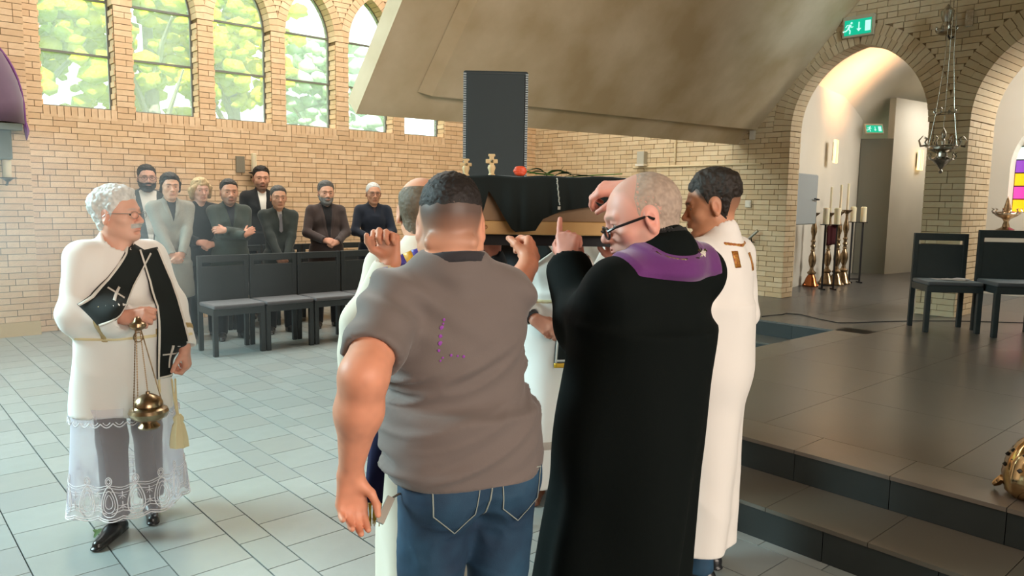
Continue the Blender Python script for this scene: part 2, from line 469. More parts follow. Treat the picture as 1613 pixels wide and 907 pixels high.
for k, c in enumerate(wcs[1:]):
    w = empty('window_%d' % (k+1), (c, YW+.20, SILL)); tag(w, kind='structure')
    def prof(inset, n=8):
        pts = [(-WW/2+inset, inset), ]
        hh = [SPR+(APEX-inset*1.5-SPR)*math.sin(i/n*math.pi/2) for i in range(n+1)]
        L = []
        for z in hh: L.append((max(win_half(min(z+.0, APEX))-inset, 0), z-SILL))
        L[-1] = (0, APEX-SILL-inset*1.6)
        return [(-WW/2+inset, inset), (WW/2-inset, inset)]+[(x, z) for x, z in L]+[(-x, z) for x, z in L[::-1][1:]]
    po, pi = prof(0.0), prof(.028); n = len(po)
    V = [(x, 0, z) for x, z in po]+[(x, 0, z) for x, z in pi]+[(x, .04, z) for x, z in po]+[(x, .04, z) for x, z in pi]; F = []
    for i in range(n):
        j = (i+1) % n
        F += [(i, j, n+j, n+i), (n+i, n+j, 3*n+j, 3*n+i), (2*n+j, 2*n+i, 3*n+i, 3*n+j)]
    add('window_frame', V, F, M_FRAME, w)
    bars = [.65, 1.30]
    for zb2 in bars:
        MB().box((-WW/2+.01, -.004, zb2-.013), (WW/2-.01, .035, zb2+.013)).build('glazing_bar', M_FRAME, w)
    zs = [0.03]+bars+[APEX-SILL-.05]
    for i in range(3):
        z0, z1 = zs[i]+.0, zs[i+1]
        zz = np.linspace(z0, z1, 2 if i < 2 else 9)
        L = [(max(win_half(SILL+z)-.01, .01), z) for z in zz]
        poly = [(x, 0, z) for x, z in L]+[(-x, 0, z) for x, z in L[::-1]]
        MB().prism([(p[0], .015, p[2]) for p in poly], (0, .006, 0)).build('pane', M_GLASS, w)

# left brick pier with its plastered foot
pier = empty('wall_pier', (0, 0, 0)); tag(pier, kind='structure')
YP = 10.05
MB().box((-1.2, YP+.012, .0), (1.644, YW+.02, 5.2)).build('mortar_bed', M_MORTAR, pier)
pcs = []
for (a, b, c, d) in brick_rows(-1.2, 1.652, .16, 5.15, lambda z: []):
    if in_frame(((a+b)/2, YP, (c+d)/2), 500): pcs.append(((a, YP-random.random()*.005, c), (b, YP+.03, d), random.choice(BT)))
lay_pieces('brick', pcs, M_BRICK, pier, 'distant_bricks')
_pf = MB().box((-1.2, YP-.012, 0), (1.655, YP+.1, .16)).build('plaster_foot', mat('painted_plinth', S(214, 190, 146), rough=.7, bump=(20, .2, .003)), pier)

# arcade wall: plane x = XR, two pointed arches
XR = 9.6
A1 = (3.5, 5.23); A2 = (1.25, 3.07); ASP, AAP = 2.60, 3.62
def arch_hw(z, half, spr, apex, grow=0):
    a = half+grow; h = apex+grow-spr
    if z < spr: return a if grow == 0 else half
    if z > spr+h: return -1
    rr = (a*a+h*h)/(2*a); return math.sqrt(max(rr*rr-(z-spr)**2, 0))-(rr-a)
wall_right = empty('wall_right'); tag(wall_right, kind='structure')
def ahole(z):
    h = []
    for (lo, hi) in (A2, A1):
        c = (lo+hi)/2; t = arch_hw(z, (hi-lo)/2, ASP, AAP, .0 if z < ASP else .25)
        if z < ASP: t = (hi-lo)/2
        if t > 0: h.append((c-t, c+t))
    return h
m = MB(); xb = XR+.012; TH = .28
m.box((xb, A1[1]+.004, 0), (xb+TH, YW+.3, 6.0))
m.box((xb, A2[1]+.004, 0), (xb+TH+.55, A1[0]-.004, 6.0))
m.box((xb, -1, 0), (xb+TH+.3, A2[0]-.004, 6.0))
for (lo, hi), th in ((A1, TH), (A2, TH+.55)):
    c = (lo+hi)/2; N = 12; hf = (hi-lo)/2
    zz = [ASP+(AAP-ASP)*math.sin(i/N*math.pi/2) for i in range(N+1)]
    for sgn in (-1, 1):
        for i in range(N):
            za, zb2 = zz[i], zz[i+1]; pa = c+sgn*max(arch_hw(za, hf, ASP, AAP), 0); pb = c+sgn*max(arch_hw(zb2, hf, ASP, AAP), 0); o_ = c+sgn*(hf+.006)
            q = [(xb, pa, za), (xb, o_, za), (xb, o_, zb2), (xb, pb, zb2)]
            m.prism(q[::-1] if sgn < 0 else q, (th, 0, 0))
    m.box((xb, lo-.01, AAP), (xb+th, hi+.01, 6.0))
m.build('mortar_bed', M_MORTAR, wall_right)
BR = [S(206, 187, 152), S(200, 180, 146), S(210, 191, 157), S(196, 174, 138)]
pcs = []
for (a, b, c, d) in brick_rows(1.0, YW, .34, 6.0, ahole):
    if not in_frame((XR, (a+b)/2, (c+d)/2), 500): continue
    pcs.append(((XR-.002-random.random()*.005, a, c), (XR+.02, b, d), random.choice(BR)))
for (yj, x1_) in ((A1[1], XR+TH), (A2[1], XR+TH+.55)):   # bricks of the jambs that face the camera
    for r_ in range(int((ASP-.34)/CH)):
        za = .34+r_*CH; xx = XR+.02
        off = .0 if r_ % 2 else .12
        cuts = [XR-.002]+[v for v in (XR+.12+off, XR+.36+off, XR+.60+off) if v < x1_-.04]+[x1_+.012]
        for i in range(len(cuts)-1):
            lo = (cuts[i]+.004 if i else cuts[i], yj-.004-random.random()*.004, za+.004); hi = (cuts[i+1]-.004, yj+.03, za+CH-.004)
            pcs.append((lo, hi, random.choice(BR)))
lay_pieces('brick', pcs, M_BRICK, wall_right, 'distant_bricks')
for (lo, hi), th in ((A1, TH), (A2, TH+.55)):
    for ring0, rg in ((0, .12), (.127, .12)):
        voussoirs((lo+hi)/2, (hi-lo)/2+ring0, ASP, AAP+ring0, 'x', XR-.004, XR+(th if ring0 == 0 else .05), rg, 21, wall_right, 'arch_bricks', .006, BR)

# concrete vault slab: low edge over the aisle, rising towards the nave
E0 = Vector((3.463, 6.0, 2.358)); E1 = Vector((9.7, 6.02, 2.452)); UP = Vector((0, -1.146, 1.291)).normalized(); NN = Vector((0, 1.291, 1.146)).normalized()
ceiling = empty('ceiling'); tag(ceiling, kind='structure')
LS = 5.6
m = MB()
a, b, c, d = E0, E1, E1+UP*LS, E0+UP*LS
m.raw([a, b, c, d, a+NN*.19, b+NN*.19, c+NN*.19, d+NN*.19], [(0, 1, 2, 3), (7, 6, 5, 4), (0, 4, 5, 1), (1, 5, 6, 2), (2, 6, 7, 3), (3, 7, 4, 0)])
m.build('vault_slab', M_CONC, ceiling)
m = MB(); t = .085
a = E0+Vector((.52, 0, 0))+UP*.30; b = E1+UP*.30; c = E1+UP*LS; d = E0+Vector((.52, 0, 0))+UP*LS; sl = Vector((.10, 0, 0))
m.raw([a, b, c, d, a-NN*t+sl+UP*.03, b-NN*t+UP*.03, c-NN*t, d-NN*t+sl], [(0, 4, 5, 1), (3, 7, 4, 0), (4, 7, 6, 5), (2, 6, 7, 3), (1, 5, 6, 2)])
m.build('vault_panel', M_CONC, ceiling)
# unseen wall added right of the frame to keep light off the arcade
o = MB().box((3.9, -1.5, 0), (9.6, -1.2, 6.9)).build('wall_light_blocker', M_PLASTER); tag(o, kind='structure')
# walls of the nave that lie behind the camera
for nm_, lo_, hi_ in (('wall_south', (-8, -8.2, 0), (18, -8, 6.9)), ('wall_west', (-8.2, -8, 0), (-8, 10.6, 6.9)), ('wall_north', (-8, 10.2, 0), (-1.2, 10.4, 5.2)), ('wall_east', (17.4, -8, 0), (17.6, 10.6, 6.9))):
    tag(MB().box(lo_, hi_).build(nm_, mat(nm_+'_plaster', S(200, 176, 136), rough=.8)), kind='structure')
# nave roof above everything
roof = MB().box((-8, -8, 6.9), (18, 10.6, 7.1)).build('ceiling_nave', mat('roof_boards', S(150, 128, 98), rough=.8)); tag(roof, kind='structure')

# chapel behind the arcade
def wall_poly(name, pts, z0, z1, material, th=.12):
    o_ = MB(); pts = [Vector((x, y, 0)) for x, y in pts]
    for i in range(len(pts)-1):
        p, q = pts[i], pts[i+1]; n = Vector((-(q-p).y, (q-p).x, 0)).normalized()*th
        zz = z1 if not isinstance(z1, list) else z1[i]
        o_.prism([(p.x, p.y, z0), (q.x, q.y, z0), (q.x, q.y, zz), (p.x, p.y, zz)], n)
    w = o_.build(name, material); tag(w, kind='structure'); return w
wall_poly('wall_chapel', [(9.86, 5.50), (10.76, 5.78), (14.42, 6.42)], .30, 3.5, M_PLASTER)
door = empty('door_1'); tag(door, kind='structure')
_dd = wall_poly('door_leaf', [(14.38, 6.40), (14.66, 5.93)], .30, 2.86, M_GREYDOOR); _dd.parent = door; del _dd['kind']
wall_poly('wall_chapel_end', [(14.66, 5.93), (17.2, 5.62)], .30, 3.6, M_PLASTER)
wall_poly('wall_chapel_east', [(17.2, 5.7), (17.2, 4.5)], .30, 4.8, M_PLASTER)
wall_poly('wall_chapel_pier', [(17.2, 4.6), (13.85, 4.6)], .30, 4.8, M_PLASTER)
# curved plaster vault over the chapel
V = []; F = []; n = 20
for ix, xx in enumerate((9.7, 17.4)):
    for i in range(n+1):
        t_ = i/n*math.pi*.62
        V.append((xx, 6.75-.2-3.3*(1-math.cos(t_)), 2.72+1.75*math.sin(t_)))
for i in range(n): F.append((i, i+1, n+2+i, n+1+i))
o = add('ceiling_chapel', V, F, M_PLASTER, smooth=True); tag(o, kind='structure')
o = MB().box((9.9, -3, 5.0), (17.4, 5, 5.1)).build('ceiling_chapel_south', M_PLASTER); tag(o, kind='structure')
# ------------------------------------------------------------------ implicit modelling: smooth unions of tapered limbs, meshed with surface nets
def _hash(i, j, k, seed):
    n = (i*73856093) ^ (j*19349663) ^ (k*83492791) ^ (seed*2654435761 & 0x7fffffff)
    n = (n ^ (n >> 13)) & 0x7fffffff; n = (n*1274126177) & 0x7fffffff; n = n ^ (n >> 16)
    return (n & 0xffff)/65535.0
def vnoise(P, seed=0):
    P = np.asarray(P, float)+100.0; I = np.floor(P).astype(np.int64); f = P-I; f = f*f*(3-2*f); r = 0
    for a in (0, 1):
        for b in (0, 1):
            for c in (0, 1):
                w = (f[:, 0] if a else 1-f[:, 0])*(f[:, 1] if b else 1-f[:, 1])*(f[:, 2] if c else 1-f[:, 2])
                r = r+w*_hash(I[:, 0]+a, I[:, 1]+b, I[:, 2]+c, seed)
    return r*2-1

class Sdf:
    def __init__(s): s.p = []; s.M = Matrix.Identity(4)
    def _t(s, p): return np.array((s.M @ Vector(p))[:])
    def _r(s, v): return np.array((s.M.to_3x3() @ Vector(v))[:])
    def cap(s, a, b, ra, rb=None, k=.02, flat=None, op=1):
        rb = ra if rb is None else rb; sc = s.M.to_3x3().determinant()**(1/3); ra *= sc; rb *= sc; k *= sc; a = s._t(a); b = s._t(b); m = max(ra, rb)+k
        fl = None
        if flat is not None: w = s._r(flat[0]); fl = (w/np.linalg.norm(w), flat[1])
        s.p.append((op, k, np.minimum(a, b)-m, np.maximum(a, b)+m, 'c', (a, b, ra, rb, fl))); return s
    def ell(s, c, r, rot=(0, 0, 0), k=.02, op=1):
        sc = s.M.to_3x3().determinant()**(1/3); k *= sc
        c = s._t(c); Rm = np.array((s.M.to_3x3() @ Euler(tuple(R(q) for q in rot)).to_matrix()))/sc; r = np.array(r if hasattr(r, '__len__') else (r,)*3, float)*sc
        m = np.abs(Rm) @ r+k
        s.p.append((op, k, c-m, c+m, 'e', (c, Rm, r))); return s
    def skirt(s, c0, c1, r0, r1, k=.03, folds=0, amp=0.0, ph=0.0, f2=5, amp2=0.0):
        """elliptical cone from c0 (top) to c1 (bottom); r0, r1: (rx, ry); fold relief grows downwards"""
        c0 = np.array(c0, float); c1 = np.array(c1, float); r0 = np.array(r0); r1 = np.array(r1); m = max(r0.max(), r1.max())+amp+amp2+k
        lo = np.minimum(c0, c1)-[m, m, .0]; hi = np.maximum(c0, c1)+[m, m, .0]; lo[2] -= k; hi[2] += k
        s.p.append((1, k, lo, hi, 's', (c0, c1, r0, r1, folds, amp, ph, f2, amp2))); return s
    def half(s, p, n):      # keep the side n points to
        s.p.append((3, 0, None, None, 'h', (s._t(p), s._r(n)/np.linalg.norm(s._r(n))))); return s
    def mesh(s, h, disp=None, iters=0):
        pos = [q for q in s.p if q[0] == 1]
        lo = np.min([q[2] for q in pos], axis=0)-2*h; hi = np.max([q[3] for q in pos], axis=0)+2*h
        n = np.ceil((hi-lo)/h).astype(int)+1
        F = np.full(n, .05, np.float32)
        ax = [lo[i]+np.arange(n[i])*h for i in range(3)]
        for op, k, a, b, kind, d in s.p:
            if kind == 'h':
                P, N = d; dd = (ax[0][:, None, None]-P[0])*N[0]+(ax[1][None, :, None]-P[1])*N[1]+(ax[2][None, None, :]-P[2])*N[2]
                F = np.maximum(F, -dd.astype(np.float32)); continue
            i0 = np.clip(np.floor((a-lo)/h).astype(int)-1, 0, n-1); i1 = np.clip(np.ceil((b-lo)/h).astype(int)+2, 1, n)
            sl = tuple(slice(i0[i], i1[i]) for i in range(3))
            if any(i1 <= i0): continue
            X = ax[0][sl[0]][:, None, None].astype(np.float32); Y = ax[1][sl[1]][None, :, None].astype(np.float32); Z = ax[2][sl[2]][None, None, :].astype(np.float32)
            if kind == 'c':
                A, B, ra, rb, fl = d; ba = B-A; L2 = max(float(ba @ ba), 1e-9)
                t = np.clip(((X-A[0])*ba[0]+(Y-A[1])*ba[1]+(Z-A[2])*ba[2])/L2, 0, 1)
                qx = X-A[0]-t*ba[0]; qy = Y-A[1]-t*ba[1]; qz = Z-A[2]-t*ba[2]; q2 = qx*qx+qy*qy+qz*qz
                if fl is not None:
                    w, sc = fl; cc = qx*w[0]+qy*w[1]+qz*w[2]; q2 = q2+cc*cc*(1/(sc*sc)-1)
                D = np.sqrt(q2)-(ra+(rb-ra)*t)
                if fl is not None: D = D*(.5+.5*fl[1])
            elif kind == 'e':
                c, Rm, r = d; x = X-c[0]; y = Y-c[1]; z = Z-c[2]
                u = (Rm[0,0]*x+Rm[1,0]*y+Rm[2,0]*z); v = (Rm[0,1]*x+Rm[1,1]*y+Rm[2,1]*z); w = (Rm[0,2]*x+Rm[1,2]*y+Rm[2,2]*z)
                k0 = np.sqrt((u/r[0])**2+(v/r[1])**2+(w/r[2])**2)+1e-6; k1 = np.sqrt((u/r[0]**2)**2+(v/r[1]**2)**2+(w/r[2]**2)**2)+1e-6
                D = k0*(k0-1)/k1
            else:
                c0, c1, r0, r1, fo, am, ph, f2, am2 = d; t = np.clip((c0[2]-Z)/(c0[2]-c1[2]), 0, 1)
                x = X-(c0[0]+(c1[0]-c0[0])*t); y = Y-(c0[1]+(c1[1]-c0[1])*t); rx = r0[0]+(r1[0]-r0[0])*t; ry = r0[1]+(r1[1]-r0[1])*t
                th = np.arctan2(y/ry, x/rx)
                rel = am*np.sin(fo*th+ph+1.2*np.sin(2*th+3*t))*t**.7+am2*np.sin(f2*th+ph*2+2.5*t)*t
                rr = np.sqrt((x/rx)**2+(y/ry)**2); D = (rr-1)*np.minimum(rx, ry)-rel
                D = np.maximum(D, np.maximum(Z-c0[2], c1[2]-Z))
            G = F[sl]; D = D.astype(np.float32)
            if op == 1:
                if k > 1e-5: hh = np.maximum(k-np.abs(G-D), 0)/k; F[sl] = np.minimum(G, D)-hh*hh*k*.25
                else: F[sl] = np.minimum(G, D)
            else:
                D = -D; hh = np.maximum(k-np.abs(G-D), 0)/max(k, 1e-5); F[sl] = np.maximum(G, D)+hh*hh*k*.25
        F[0] = F[-1] = .05; F[:, 0] = F[:, -1] = .05; F[:, :, 0] = F[:, :, -1] = .05
        sg = F < 0; cnt = np.zeros(n-1, np.int8)
        for a in (0, 1):
            for b in (0, 1):
                for c in (0, 1): cnt += sg[a:n[0]-1+a, b:n[1]-1+b, c:n[2]-1+c]
        act = (cnt > 0) & (cnt < 8); ii = np.stack(np.nonzero(act), 1); N = len(ii)
        idx = np.full(n-1, -1, np.int32); idx[act] = np.arange(N)
        cor = np.array([(a, b, c) for a in (0, 1) for b in (0, 1) for c in (0, 1)])
        vals = np.stack([F[ii[:, 0]+a, ii[:, 1]+b, ii[:, 2]+c] for a, b, c in cor], 1)
        acc = np.zeros((N, 3)); ct = np.zeros(N); grad = np.zeros((N, 3))
        for p in range(8):
            grad += vals[:, p:p+1]*(cor[p]*2-1)
            for q in range(p+1, 8):
                if np.abs(cor[p]-cor[q]).sum() != 1: continue
                fa, fb = vals[:, p], vals[:, q]; m = (fa < 0) != (fb < 0)
                t = np.where(m, fa/np.where(m, fa-fb, 1), 0)
                acc += m[:, None]*(cor[p]+t[:, None]*(cor[q]-cor[p])); ct += m
        V = (ii+acc/np.maximum(ct, 1)[:, None])*h+lo
        Nn = grad/np.maximum(np.linalg.norm(grad, axis=1, keepdims=True), 1e-9)
        fs = []
        for d in range(3):
            e = [0, 0, 0]; e[d] = 1; u, w = (d+1) % 3, (d+2) % 3
            s0 = [slice(0, n[i]-1) for i in range(3)]; s1 = list(s0); s1[d] = slice(1, n[d])
            A = sg[tuple(s0)]; B = sg[tuple(s1)]; m = A != B
            q = np.stack(np.nonzero(m), 1); q = q[(q[:, u] > 0) & (q[:, w] > 0)]
            if not len(q): continue
            du = np.zeros(3, int); du[u] = 1; dw = np.zeros(3, int); dw[w] = 1
            g = lambda o: idx[tuple((q-o).T)]
            f = np.stack([g(du+dw), g(dw), g(0*du), g(du)], 1); ins = A[tuple(q.T)]
            f = np.where(ins[:, None], f, f[:, ::-1]); fs.append(f[(f >= 0).all(1)])
        Fc = np.concatenate(fs)
        if disp is not None: V = V+Nn*np.asarray(disp(V, Nn))[:, None]
        return V, Fc, Nn

def vnormals(V, Fc):
    a = V[Fc[:, 2]]-V[Fc[:, 0]]; b = V[Fc[:, 3]]-V[Fc[:, 1]]; fn = np.cross(a, b); n = np.zeros_like(V)
    for i in range(4): np.add.at(n, Fc[:, i], fn)
    return n/np.maximum(np.linalg.norm(n, axis=1, keepdims=True), 1e-12)

def shell(V, Fc, N, dist, t, slope=1.0, under=.004, extra=None):
    """a patch lying on a surface: dist>0 inside; its edge dips under the surface, so the outline is smooth"""
    off = np.clip(dist*slope, -under, t)
    if extra is not None: off = off+np.where(dist > 0, extra, 0)
    keep = (dist[Fc] > -under*1.5/slope).any(1)
    f = Fc[keep]; u, inv = np.unique(f, return_inverse=True)
    return V[u]+N[u]*off[u][:, None], inv.reshape(f.shape), N[u], u

def quads(name, V, Fc, mt, parent=None, cols=None, smooth=True):
    o = add(name, V, Fc, mt, parent, smooth)
    if cols is not None: tint_mesh(o.data, cols)
    return o

# ------------------------------------------------------------------ figures
def v3(*a): return np.array(a, float)
def unit(v): v = np.asarray(v, float); return v/max(np.linalg.norm(v), 1e-9)
def ik(a, b, l1, l2, pole):
    a = np.array(a, float); b = np.array(b, float); d = b-a; L = np.linalg.norm(d)
    if L > (l1+l2)*.998: b = a+d/L*(l1+l2)*.998; d = b-a; L = np.linalg.norm(d)
    x = (l1*l1-l2*l2+L*L)/(2*L); y = math.sqrt(max(l1*l1-x*x, 0)); u = d/L; p = np.array(pole, float); p = p-u*(p @ u); p = unit(p)
    return a+u*x+p*y, b

def hand(sd, W, D, N, T, curl=(.4, .4, .45, .5), thumb=.4, sc=1.0, spread=.06, pinch=0.0):
    D = unit(D); N = np.array(N, float); N = unit(N-D*(N @ D)); T = np.array(T, float); T = unit(T-D*(T @ D)-N*(T @ N))
    offs = (.031, .0105, -.0105, -.030); lm = (.088, .092, .087, .078); lf = (.074, .082, .076, .060); rr = (.0098, .0100, .0095, .0085)
    for i in range(4):
        a = W+D*.004*sc+T*offs[i]*.55*sc; b = W+D*lm[i]*sc+T*offs[i]*sc
        sd.cap(a, b, .0165*sc, .0125*sc, k=.014)
        d = unit(D+T*(offs[i]/.03)*spread); p = b; c = curl[i] if hasattr(curl, '__len__') else curl
        for seg, (fr, an) in enumerate(((.46, 1.35*c), (.30, 1.65*c), (.24, 1.1*c))):
            d = _rotd(d, N, D, an)
            q = p+d*lf[i]*fr*sc
            sd.cap(p, q, rr[i]*sc*(1.06-.07*seg), rr[i]*sc*(1.0-.08*seg), k=.004 if seg else .008); p = q
    a = W+D*.022*sc+T*.020*sc-N*.004*sc; d = unit(T*.75+D*.75-N*(.25+.5*thumb))
    b = a+d*.044*sc; sd.cap(a, b, .0165*sc, .0125*sc, k=.014)
    d2 = unit(d+D*.45*thumb-T*.55*thumb-N*.25*thumb); c = b+d2*.034*sc; sd.cap(b, c, .0115*sc, .0105*sc, k=.005)
    d3 = unit(d2+D*.3*thumb-T*.6*thumb-N*.2*thumb); sd.cap(c, c+d3*.026*sc, .0105*sc, .0088*sc, k=.004)
def _rotd(d, N, D, an):
    ax = unit(np.cross(N, D)); c, s_ = math.cos(an), math.sin(an)
    return unit(d*c+np.cross(ax, d)*s_+ax*(ax @ d)*(1-c))

def head_sdf(sd, M, f):
    """f: face options. head frame: x right, y forward, z up, origin between the ears at eye height"""
    sd.M = M; jw = f.get('jaw', 1.0); fat = f.get('fat', 0.0); ns = f.get('nose', 1.0)
    sd.ell((0, -.016, .030), (.078, .096, .088), k=.01)
    sd.ell((0, .022, .004), (.067+fat*.3, .068, .088), k=.03)
    sd.ell((0, .028, -.058), (.054*jw+fat*.6, .056, .055), k=.03)
    sd.cap((.045*jw+fat*.5, -.005, -.058), (.018, .066, -.098), .020+fat*.3, .016, k=.03)
    sd.cap((-.045*jw-fat*.5, -.005, -.058), (-.018, .066, -.098), .020+fat*.3, .016, k=.03)
    sd.ell((0, .074, -.098), (.020*jw, .016, .015), k=.02)
    for q in (-1, 1):
        sd.ell((q*.043, .056, -.026), (.021+fat*.5, .022, .020), k=.022)
        sd.cap((q*.010, .089, .021), (q*.042, .074, .022), .0085, .0075, k=.016)
        sd.ell((q*.032, .103, -.001), (.019, .020, .0135), k=.012, op=2)
        sd.cap((q*.020, .0835, .0065), (q*.033, .0845, .0080), .0042, .0050, k=.003); sd.cap((q*.033, .0845, .0080), (q*.047, .075, .0045), .0050, .0042, k=.003)
        sd.cap((q*.021, .0810, -.0085), (q*.046, .0740, -.0070), .0046, .0042, k=.006)
        # ear
        e = Matrix.Translation((q*.077, -.012, -.010)) @ Matrix.Rotation(R(-12), 4, 'X') @ Matrix.Rotation(R(q*-24), 4, 'Z')
        sd.M = M @ e
        sd.ell((0, 0, .004), (.0085, .019, .032), k=.007)
        sd.ell((q*.009, .002, .003), (.0065, .011, .020), k=.005, op=2)
        sd.ell((0, .006, -.022), (.007, .009, .012), k=.008)
        sd.M = M
        sd.ell((q*.0125*ns, .098*1, -.0375), (.0085*ns, .0105, .0075), k=.009)
    sd.cap((0, .083, .010), (0, .1085*1+.004*(ns-1), -.030), .0080*ns, .0105*ns, k=.010)
    sd.ell((0, .1095+.006*(ns-1), -.0345), (.0110*ns, .010, .0095), k=.008)
    sd.ell((0, .076, -.062), (.028, .022, .024), k=.018)
    op = f.get('mouth', 0.0)
    for q in (-1, 1):
        sd.cap((0, .0985, -.0605), (q*.026, .0835, -.0645), .0042, .0022, k=.005)
        sd.cap((0, .0975, -.0700-op), (q*.025, .0835, -.0662), .0050, .0024, k=.005)
    sd.cap((-.018, .0990, -.0656), (.018, .0990, -.0656), .0018, .0020, k=.003, op=2)
    sd.ell((0, .088, -.083), (.02, .012, .006), k=.01, op=2)
    sd.M = Matrix.Identity(4)

def local_of(M, V):
    Mi = np.array(M.inverted()); return V @ Mi[:3, :3].T+Mi[:3, 3]

def hairline(L, front=.072, temple=.02, nape=-.085):
    """signed height above the hairline in head space"""
    ys = [-.12, -.075, -.045, -.018, .006, .030, .048, .066, .080, .12]
    zs = [nape, nape, -.066, -.035, -.022, temple-.012, temple+.008, front-.016, front, front+.012]
    zl = np.interp(L[:, 1], ys, zs)
    zl = zl+.014*np.exp(-((np.abs(L[:, 0])-.052)/.014)**2)*(L[:, 1] > .03)
    d = (L[:, 2]-zl)*.85+.0022*vnoise(L*150, 9)
    for q in (-1, 1):
        e = np.sqrt(((L[:, 0]-q*.081)/.012)**2+((L[:, 1]+.010)/.024)**2+((L[:, 2]+.010)/.037)**2)-1
        d = np.minimum(d, e*.02)
    return d

M_SKIN = mat('skin', attr='tint', rough=.5, spec=.4, sss=.08, bump=(260, .12, .001))
M_HAIR = mat('hair', attr='tint', rough=.55, spec=.35)
_n = M_HAIR.node_tree
_tc = _n.nodes.new('ShaderNodeTexCoord'); _mp = _n.nodes.new('ShaderNodeMapping'); _mp.inputs['Scale'].default_value = (900, 900, 120)
_nz = _n.nodes.new('ShaderNodeTexNoise'); _nz.inputs['Scale'].default_value = 1.0; _bp = _n.nodes.new('ShaderNodeBump'); _bp.inputs['Strength'].default_value = .6; _bp.inputs['Distance'].default_value = .002
_n.links.new(_tc.outputs['Object'], _mp.inputs['Vector']); _n.links.new(_mp.outputs['Vector'], _nz.inputs['Vector']); _n.links.new(_nz.outputs['Fac'], _bp.inputs['Height']); _n.links.new(_bp.outputs['Normal'], _n.nodes['Principled BSDF'].inputs['Normal'])
M_EYE = mat('eyeball', attr='tint', rough=.15, spec=.6)
_clothcache = {}
def cloth(color, rough=.85, sheen=.15, weave=420, st=.25, var=None):
    key = (tuple(color), rough, weave, var)
    if key not in _clothcache: _clothcache[key] = mat('cloth', color, rough=rough, spec=.25, sheen=sheen, bump=(weave, st, .001), var=var)
    return _clothcache[key]
def leather(color): return mat('leather', color, rough=.28, spec=.5, bump=(90, .1, .001))

